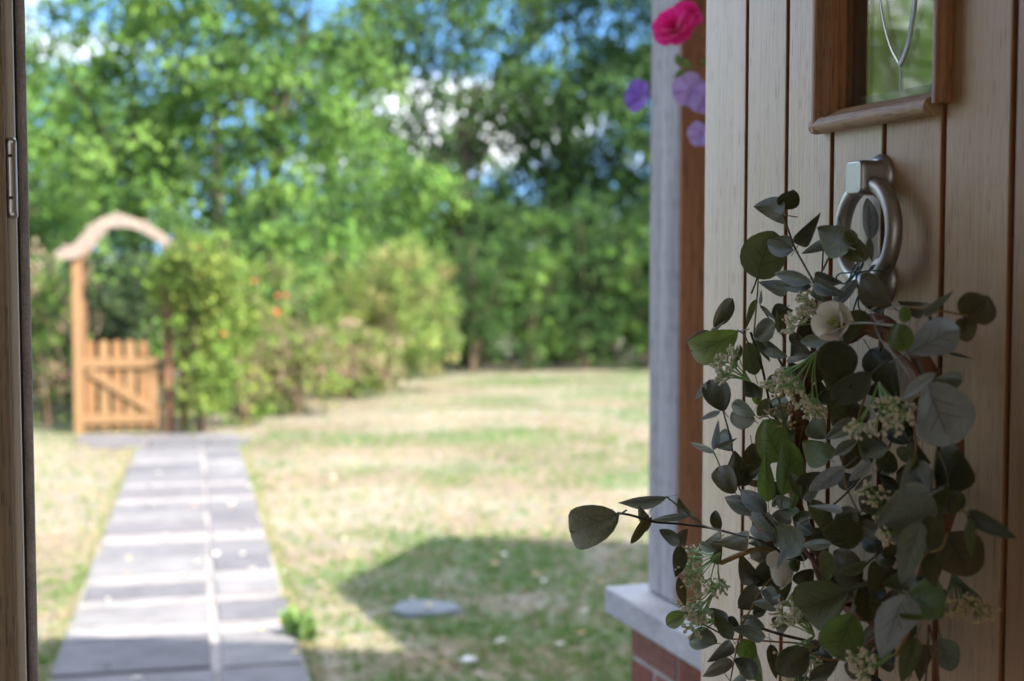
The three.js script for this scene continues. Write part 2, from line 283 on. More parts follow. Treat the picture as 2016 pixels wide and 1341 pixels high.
// ---------------------------------------------------------------- porch, roofs
const greyWood = std([0.44, 0.44, 0.47], 0.85, { map: clone(grainTex, 1.5, 0.6), bumpMap: clone(grainBump, 2, 1), bumpScale: 0.0006 });
const brownWood = std([0.46, 0.29, 0.165], 0.8, { map: clone(grainTex, 1.5, 0.6), bumpMap: clone(grainBump, 2, 1), bumpScale: 0.0006 });
const roofTile = std([0.16, 0.1, 0.08], 0.9, { map: clone(speckTex, 2, 2) });
const capY = at(1306, 1178, 2.835).y;
{
  const base = house(1.25, 2.28, -0.1);
  const wall = thing('porch_wall', 'low red brick porch wall capped with a pale weathered timber sill', 'wall', base, TH);
  const toLocal = (r, o, y) => V(r - 1.25, y + 0.1, -(o - 2.28));
  const cap = mesh('coping', boxUV(box(0.29, 0.056, 0.90, 0.006), 1, 0.3, 0.2, true), std([0.50, 0.51, 0.53], 0.75, { map: clone(speckTex, 2, 1), bumpMap: clone(grainBump, 3, 1), bumpScale: 0.0005 }), wall);
  cap.position.copy(toLocal(1.271, 2.275, capY - 0.028));
  const y1 = capY - 0.0565, core = mesh('mortar', boxUV(box(0.205, y1 + 0.1, 0.8), 4), std([0.45, 0.42, 0.37], 1, { map: clone(speckTex, 1, 1) }), wall);
  core.position.copy(toLocal(1.271, 2.265, (y1 - 0.1) / 2));
  const bm = [[0.30, 0.11, 0.075], [0.36, 0.14, 0.09], [0.26, 0.09, 0.07], [0.33, 0.15, 0.11]].map((c) => std(c, 0.95, { map: clone(speckTex, 3, 3), bumpMap: clone(speckBump, 3, 3), bumpScale: 0.003 }));
  const sl = boxUV(box(0.215, 0.065, 0.1025, 0.004), 3), hl = boxUV(box(0.1025, 0.065, 0.1025, 0.004), 3);
  let row = 0;
  for (let y = y1 - 0.012 - 0.0325; y > -0.08; y -= 0.075, row++) {
    // stretchers along the inner and the outer face, headers across the far end
    for (const [r, side] of [[1.271 - 0.0545, 0], [1.271 + 0.0545, 1]]) {
      let o = 2.672 - (row % 2 ? 0.1075 + 0.01 : 0) - 0.1075;
      if (row % 2) { const m = mesh('brick', hl, bm[Math.floor(R() * 4)], wall); m.position.copy(toLocal(r, 2.672 - 0.05125, y)); }
      for (; o > 1.98; o -= 0.225) { const m = mesh('brick', sl, bm[Math.floor(R() * 4)], wall); m.rotation.y = Math.PI / 2; m.position.copy(toLocal(r + rr(-0.002, 0.002), o, y)); }
    }
  }
  const post = thing('porch_post', 'square oak porch post, silvered outside, standing on the brick wall', 'post', house(1.264, 2.588, capY), TH);
  const pg = boxUV(box(0.14, 1.3, 0.137, 0.006), 1); const pm = mesh('shaft', pg, greyWood, post); pm.position.y = 0.652;
  // the sheltered side towards the house has kept its brown colour
  const bf = mesh('sheltered_face', boxUV(box(0.136, 1.298, 0.006, 0.002), 1), brownWood, post); bf.position.set(0, 0.652, 0.0705);
  const beam = thing('porch_beam', 'oak beam above the porch carrying the roof', 'beam', house(1.264, 2.25, capY + 1.304), TH);
  const b1 = mesh('timber', boxUV(box(0.14, 0.16, 0.9, 0.006)), brownWood, beam); b1.position.y = 0.08;
}
function roofPart(name, pts, thick, mat) {   // a slab over a quad given in (r, o, y), counted round
  const v = pts.map((p) => house(...p)), n = v[1].clone().sub(v[0]).cross(v[3].clone().sub(v[0])).normalize(); if (n.y < 0) n.negate();
  const w = [...v, ...v.map((p) => p.clone().addScaledVector(n, -thick))];
  const q = [[0, 1, 2, 3], [4, 5, 6, 7], [0, 1, 5, 4], [1, 2, 6, 5], [2, 3, 7, 6], [3, 0, 4, 7]], pos = [];
  for (const [a, b, c, d] of q) for (const k of [a, b, c, a, c, d]) pos.push(w[k].x, w[k].y, w[k].z);
  const g = new THREE.BufferGeometry(); g.setAttribute('position', new THREE.Float32BufferAttribute(pos, 3)); g.computeVertexNormals(); boxUV(g);
  return structure(name, g, mat);
}
{
  const SR = -0.60, SO = 0.94, TP = 0.78;    // shadow shift per metre of height; roof pitch
  // gable over the entrance: its right verge throws the shadow across the path
  const gY = -0.17, eh = 3.45 - 0.17, er = 1.38 - SR * (eh - gY), fo = 5.55 - SO * (eh - gY), ar = er - 3.6, ah = eh + 3.6 * TP;
  roofPart('porch_roof', [[er + 0.5, fo, eh - 0.39], [ar, fo, ah], [ar, 0.2, ah], [er + 0.5, 0.2, eh - 0.39]], 0.12, roofTile);
  roofPart('porch_roof', [[ar - 3.6, fo, eh], [ar, fo, ah], [ar, 0.2, ah], [ar - 3.6, 0.2, eh]], 0.12, roofTile);
  // the wing beside the porch, gable to the garden
  const g2 = -0.22, eh2 = 2.45, er2 = 1.39 - SR * (eh2 - g2), fo2 = 6.92 - SO * (eh2 - g2), ar2 = er2 + 1.68, ah2 = eh2 + 1.31;
  roofPart('wing_roof', [[er2, fo2, eh2], [ar2, fo2, ah2], [ar2, 1.0, ah2], [er2, 1.0, eh2]], 0.1, roofTile);
  roofPart('wing_roof', [[ar2 + 1.68, fo2, eh2], [ar2, fo2, ah2], [ar2, 1.0, ah2], [ar2 + 1.68, 1.0, eh2]], 0.1, roofTile);
  houseBox('wing_wall', er2 + 0.25, er2 + 3.1, 1.9, fo2 - 0.2, -0.3, eh2 + 0.1, render_);
  // the main house behind
  houseBox('main_house_wall', 1.37, 6, -1.2, 1.5, -0.3, 2.7, render_);
  houseBox('main_house_wall', -6, -1.36, -1.2, 1.5, -0.3, 2.7, render_);
}

// ---------------------------------------------------------------- the open door
const DO = V(0.2745, FLOOR + 0.02, -1.678), DT = -Math.atan2(0.957, 0.290);
const door = thing('front_door', 'pale oak boarded front door with a small leaded window, standing open', 'door', DO, DT);
door.updateMatrixWorld(true);
const doorInv = door.matrixWorld.clone().invert();
const camLocal = camera.position.clone().applyMatrix4(doorInv);
function onDoor(px, py, h) {   // the point in the door's own axes at h metres before its face, on the sight line through a pixel
  const d = ray(px, py).transformDirection(doorInv); const t = (h - camLocal.z) / d.z; return camLocal.clone().addScaledVector(d, t);
}
const doorTexM = doorTex; doorTexM.repeat.set(4, 1);
const boardMats = [0, 1, 2, 3, 4].map((k) => phys([[0.73, 0.65, 0.555], [0.70, 0.615, 0.515], [0.75, 0.67, 0.575], [0.56, 0.385, 0.245], [0.44, 0.26, 0.145]][k], 0.5, { clearcoat: 0.6, clearcoatRoughness: 0.36, map: doorTexM, bumpMap: clone(grainBump, 4, 1), bumpScale: 0.0007 }));  // left-hand sheen and right-hand dimness are partly put into the board colours
const coreMat = std([0.34, 0.145, 0.06], 0.75, { map: clone(grainTex, 4, 1) });
const mouldMat = std([0.48, 0.23, 0.1], 0.42, { map: clone(grainTex, 4, 1), bumpMap: clone(grainBump, 4, 1), bumpScale: 0.0006 });
const mouldPale = std([0.6, 0.42, 0.27], 0.5, { map: clone(grainTex, 4, 1), bumpMap: clone(grainBump, 4, 1), bumpScale: 0.0006 });
const metalMat = std([0.40, 0.40, 0.41], 0.55, { metalness: 1, roughnessMap: speckTex });
{
  const splitByX = (g) => {   // the sides of the grooves show the brown, unweathered wood
    const P = g.attributes, face = [], sideF = [];
    for (let t = 0; t < P.position.count; t += 3) { const nx = Math.abs(P.normal.getX(t) + P.normal.getX(t + 1) + P.normal.getX(t + 2)) / 3; (nx > 0.6 ? sideF : face).push(t, t + 1, t + 2); }
    const ord = [...face, ...sideF], o = new THREE.BufferGeometry();
    for (const k of ['position', 'normal', 'uv']) { const n = P[k].itemSize, a = new Float32Array(ord.length * n); ord.forEach((v, i) => { for (let c = 0; c < n; c++) a[i * n + c] = P[k].array[v * n + c]; }); o.setAttribute(k, new THREE.BufferAttribute(a, n)); }
    o.addGroup(0, face.length, 0); o.addGroup(face.length, sideF.length, 1); return o;
  };
  const H = 1.99, gap = 0.0066, S0 = -0.116, S1 = 0.716, T = 0.012;
  const winY = onDoor(1700, 205, 0).y, winTop = winY + 0.46;       // lower and upper edge of the glazed opening
  const wl = 0.203, wr = 0.392;
  const core = (x0, x1, y0, y1) => { const m = mesh('core', boxUV(box(x1 - x0, y1 - y0, 0.026)), coreMat, door); m.position.set((x0 + x1) / 2, (y0 + y1) / 2, -T - 0.0145); };
  core(S0, wl, 0.002, H - 0.002); core(wr, S1, 0.002, H - 0.002); core(wl, wr, 0.002, winY); core(wl, wr, winTop, H - 0.002);
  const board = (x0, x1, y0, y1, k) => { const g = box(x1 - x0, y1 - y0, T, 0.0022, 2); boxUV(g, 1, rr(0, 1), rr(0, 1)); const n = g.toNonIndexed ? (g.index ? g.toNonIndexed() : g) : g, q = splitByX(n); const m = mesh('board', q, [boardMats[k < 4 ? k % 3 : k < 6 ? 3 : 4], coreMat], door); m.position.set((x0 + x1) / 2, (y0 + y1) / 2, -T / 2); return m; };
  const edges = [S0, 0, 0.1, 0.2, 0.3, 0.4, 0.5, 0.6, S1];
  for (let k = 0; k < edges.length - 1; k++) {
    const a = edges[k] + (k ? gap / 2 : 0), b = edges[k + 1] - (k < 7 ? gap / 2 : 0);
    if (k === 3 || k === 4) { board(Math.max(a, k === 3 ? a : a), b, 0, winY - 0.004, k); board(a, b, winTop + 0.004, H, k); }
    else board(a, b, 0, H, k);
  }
  // bolection moulding with a rounded profile round the glass
  const prof = new THREE.Shape(); // x: from the glass outwards, y: height over the door face
  prof.moveTo(0.0, -0.014); prof.lineTo(0.0, -0.003); prof.quadraticCurveTo(0.006, 0.002, 0.010, 0.006); prof.lineTo(0.0125, 0.0125);
  prof.quadraticCurveTo(0.018, 0.0165, 0.026, 0.0165); prof.quadraticCurveTo(0.0365, 0.0165, 0.0385, 0.009); prof.quadraticCurveTo(0.039, 0.003, 0.036, 0.0005); prof.lineTo(0.006, 0.0005); prof.lineTo(0.006, -0.014); prof.closePath();
  const bar = (len, mat, x, y, rot) => {
    const g = new THREE.ExtrudeGeometry(prof, { depth: len, bevelEnabled: false, curveSegments: 8, steps: 1 });
    g.translate(0, 0, -len / 2); g.scale(0.62, 1, 1);
    // profile x -> local outward direction, profile y -> z, extrusion -> along the bar
    const m4 = new THREE.Matrix4().makeBasis(V(1, 0, 0), V(0, 0, 1), V(0, -1, 0)); g.applyMatrix4(m4);
    const p = g.attributes.position, uv = new Float32Array(p.count * 2), o = R(); for (let i = 0; i < p.count; i++) { uv[2 * i] = p.getX(i) + p.getZ(i) + o; uv[2 * i + 1] = p.getY(i) + o; } g.setAttribute('uv', new THREE.BufferAttribute(uv, 2));
    g.rotateZ(rot); const m = mesh('moulding', g, mat, door); m.position.set(x, y, 0); return m;
  };
  const mid = (winY + winTop) / 2, hh = winTop - winY;
  bar(hh + 0.030, mouldMat, wr + 0.0, mid + 0.001, 0);
  bar(hh + 0.046, mouldMat, wl - 0.0, mid - 0.0, Math.PI);
  bar(wr - wl + 0.024, mouldPale, (wl + wr) / 2 - 0.012, winY, -Math.PI / 2);
  bar(wr - wl + 0.06, mouldPale, (wl + wr) / 2, winTop, Math.PI / 2);
  // glazing
  const glass = new THREE.MeshPhysicalMaterial({ color: lin(0.93, 0.96, 0.94), roughness: 0.035, transmission: 1, thickness: 0, ior: 1.8, specularIntensity: 1 });
  const pane = mesh('pane', box(wr - wl - 0.001, hh - 0.001, 0.004), glass, door); pane.position.set((wl + wr) / 2, mid, -0.0165);
  const pane2 = mesh('pane', box(wr - wl - 0.03, hh - 0.001, 0.004), glass, door); pane2.position.set((wl + wr) / 2, mid, -0.0345);
  const spacer = std([0.035, 0.035, 0.035], 0.5);
  for (const x of [wl + 0.008, wr - 0.008]) { const m = mesh('glazing_spacer', box(0.014, hh - 0.002, 0.008), spacer, door); m.position.set(x, mid, -0.024); }
  for (const y of [winY + 0.006]) { const m = mesh('glazing_spacer', box(wr - wl - 0.034, 0.01, 0.008), spacer, door); m.position.set((wl + wr) / 2, y, -0.024); }
  // bevelled strips: a long drop ending in a point, with a line running down from it
  const came = std([0.5, 0.55, 0.53], 0.25, { metalness: 0.6 });
  const P = (px, py) => onDoor(px, py, -0.0135);
  const lines = [[[1728, -60], [1731, 0], [1738, 45], [1752, 95], [1769, 128]], [[1803, -60], [1800, 0], [1794, 45], [1784, 95], [1770, 128]], [[1770, 128], [1771, 150], [1771, 184]]];
  lines.forEach((l, k) => {
    const g = tube(l.map(([x, y]) => P(x, y)), k === 1 ? 0.0042 : k ? 0.0014 : 0.0024, 20, 8); const p = g.attributes.position; for (let i = 0; i < p.count; i++) p.setZ(i, -0.0145 + (p.getZ(i) + 0.0135) * 0.35); g.computeVertexNormals();
    mesh('lead_strip', g, came, door);
  });
  // ring knocker
  const kn = new THREE.Group(); kn.name = 'knocker'; door.add(kn);
  const c0 = onDoor(1737, 347, 0), c1 = onDoor(1740, 553, 0);
  const lathe = (pts) => { const g = new THREE.LatheGeometry(pts.map(([x, y]) => new THREE.Vector2(x, y)), 36); g.rotateX(Math.PI / 2); return g; };
  const rosette = [[0, 0.006], [0.013, 0.006], [0.0145, 0.009], [0.0165, 0.0095], [0.0185, 0.008], [0.021, 0.006], [0.0235, 0.003], [0.0235, 0.0002]];
  for (const [c, s] of [[c0, 0.92], [c1, 1]]) { const m = mesh('rosette', lathe(rosette), metalMat, kn); m.position.set(c.x, c.y, 0.0002); m.scale.set(s, s, 1); }
  // the hub: a rounded block on the upper rosette with a slot that the ring passes through
  const hs = new THREE.Shape(); const hw = 0.0145, hh2 = 0.016, hr = 0.006;
  hs.moveTo(-hw + hr, -hh2); hs.lineTo(hw - hr, -hh2); hs.quadraticCurveTo(hw, -hh2, hw, -hh2 + hr); hs.lineTo(hw, hh2 - hr); hs.quadraticCurveTo(hw, hh2, hw - hr, hh2); hs.lineTo(-hw + hr, hh2); hs.quadraticCurveTo(-hw, hh2, -hw, hh2 - hr); hs.lineTo(-hw, -hh2 + hr); hs.quadraticCurveTo(-hw, -hh2, -hw + hr, -hh2);
  const hg = new THREE.ExtrudeGeometry(hs, { depth: 0.018, bevelEnabled: true, bevelThickness: 0.006, bevelSize: 0.003, bevelSegments: 6, curveSegments: 8 }); hg.translate(0, 0, 0.004);
  const hub = mesh('hub', hg, metalMat, kn); hub.position.set(c0.x, c0.y - 0.002, 0.004); hub.scale.set(0.92, 0.88, 1);
  const rt = onDoor(1707, 459, 0.020);
  const ringR = 0.0475, rg = new THREE.TorusGeometry(ringR, 0.0082, 18, 64);
  const ring = mesh('ring', rg, metalMat, kn); ring.position.copy(rt); ring.rotation.x = -0.03;
  const pad = mesh('striker', new THREE.CylinderGeometry(0.008, 0.01, 0.014, 20), metalMat, kn); pad.rotation.x = Math.PI / 2; pad.position.set(c1.x, c1.y, 0.013);
  for (const dx of [0.014]) { const s = mesh('screw', new THREE.CylinderGeometry(0.0035, 0.0035, 0.003, 16), std([0.1, 0.1, 0.1], 0.4, { metalness: 1 }), kn); s.rotation.x = Math.PI / 2; s.position.set(c1.x + dx, c1.y + 0.004, 0.0085); }
  globalThis.knockerRing = [ring.position.x, ring.position.y, ringR];
  // inner lining of the door
  const back = mesh('inner_lining', boxUV(box(S1 - S0, 0.9, 0.004)), coreMat, door); back.position.set((S0 + S1) / 2, 0.45, -0.042);
}

// ---------------------------------------------------------------- wreath
const wreath = thing('wreath', 'eucalyptus wreath with white berry sprigs and roses hanging from the door knocker', 'wreath', DO, DT);
const leafMat = (c, tr, map, coat = 0.26) => phys(c, 1, { map, transmission: tr, thickness: 0, side: THREE.DoubleSide, bumpMap: veinBump, bumpScale: 0.0006, clearcoat: coat, clearcoatRoughness: 0.36 });
const LM = {
  d: [leafMat([0.09, 0.092, 0.028], 0.2, leafTex), leafMat([0.07, 0.076, 0.026], 0.18, leafTex), leafMat([0.105, 0.09, 0.03], 0.2, leafTexDark)],
  o: [leafMat([0.14, 0.165, 0.055], 0.32, leafTex), leafMat([0.12, 0.15, 0.052], 0.3, leafTexDark), leafMat([0.155, 0.18, 0.07], 0.32, leafTex)],
  g: [leafMat([0.17, 0.26, 0.04], 0.5, leafTexDark), leafMat([0.14, 0.225, 0.035], 0.5, leafTexDark)],
  t: [leafMat([0.19, 0.22, 0.165], 0.22, leafTexDark), leafMat([0.165, 0.195, 0.145], 0.22, leafTex)],
  s: [leafMat([0.34, 0.385, 0.40], 0.2, leafTexDark, 0.15), leafMat([0.30, 0.345, 0.375], 0.2, leafTexDark, 0.15)],
  k: [leafMat([0.36, 0.35, 0.22], 0.25, leafSpeckled)],
};
function leafGeometry(kind, curl, fold, seed) {
  const f = rng(seed), NX = 6, NY = 10, pos = [], uv = [], idx = [], wob = f() * 6.28, tw = rr(-0.25, 0.25, f);
  const prof = (t) => kind === 'r' ? Math.pow(Math.sin(Math.PI * Math.pow(t, 0.92)), 0.55) : kind === 'e' ? Math.pow(Math.sin(Math.PI * Math.pow(t, 0.8)), 0.75) : Math.pow(Math.sin(Math.PI * Math.pow(t, 0.72)), 0.85) * (1 - 0.25 * t);
  let mx = 0; for (let i = 0; i <= 40; i++) mx = Math.max(mx, prof(i / 40));
  for (let j = 0; j <= NY; j++) {
    const t = (1 - Math.cos(Math.PI * j / NY)) / 2, w = Math.max(0.012, prof(t) / mx) * 0.5 * (1 + 0.05 * Math.sin(t * 7 + wob));
    for (let i = 0; i <= NX; i++) {
      const s = i / NX * 2 - 1, x = s * w;
      const z = curl * (t - 0.5) * (t - 0.5) * 4 * 0.25 - curl * 0.25 + fold * Math.abs(s) * w * 1.2 - fold * 0.2 * 0 + tw * s * w * (t - 0.3) + 0.02 * Math.sin(s * 5 + t * 6 + wob);
      pos.push(x + 0.03 * Math.sin(t * 3 + wob), t, z); uv.push(s * 0.5 + 0.5, t);
    }
  }
  for (let j = 0; j < NY; j++) for (let i = 0; i < NX; i++) { const a = j * (NX + 1) + i, b = a + 1, c = a + NX + 1, d = c + 1; idx.push(a, b, c, b, d, c); }
  // short stalk
  const n0 = pos.length / 3, base = V(0.03 * Math.sin(wob), 0, 0.0);
  for (const [yy, rad, zz] of [[0.05, 0.018, 0], [-0.12, 0.02, -0.03], [-0.3, 0.022, -0.12]]) for (let k = 0; k < 4; k++) { const a = k * Math.PI / 2; pos.push(base.x + Math.cos(a) * rad, yy, zz + Math.sin(a) * rad); uv.push(0.5, 0.02); }
  for (let q = 0; q < 2; q++) for (let k = 0; k < 4; k++) { const a = n0 + q * 4 + k, b = n0 + q * 4 + (k + 1) % 4; idx.push(a, b, a + 4, b, b + 4, a + 4); }
  const g = new THREE.BufferGeometry(); g.setAttribute('position', new THREE.Float32BufferAttribute(pos, 3)); g.setAttribute('uv', new THREE.Float32BufferAttribute(uv, 2)); g.setIndex(idx); g.computeVertexNormals(); return g;
}
const LG = { r: [], e: [], p: [] };
for (const k of ['r', 'e', 'p']) [[0.5, 0.15], [-0.45, 0.25], [0.2, -0.3], [-0.2, 0.5], [0.75, -0.25], [-0.7, -0.15]].forEach(([c, f], i) => LG[k].push(leafGeometry(k, c * (k === 'r' ? 0.55 : 1), f * (k === 'r' ? 0.6 : 1), 900 + i * 7 + k.charCodeAt(0))));
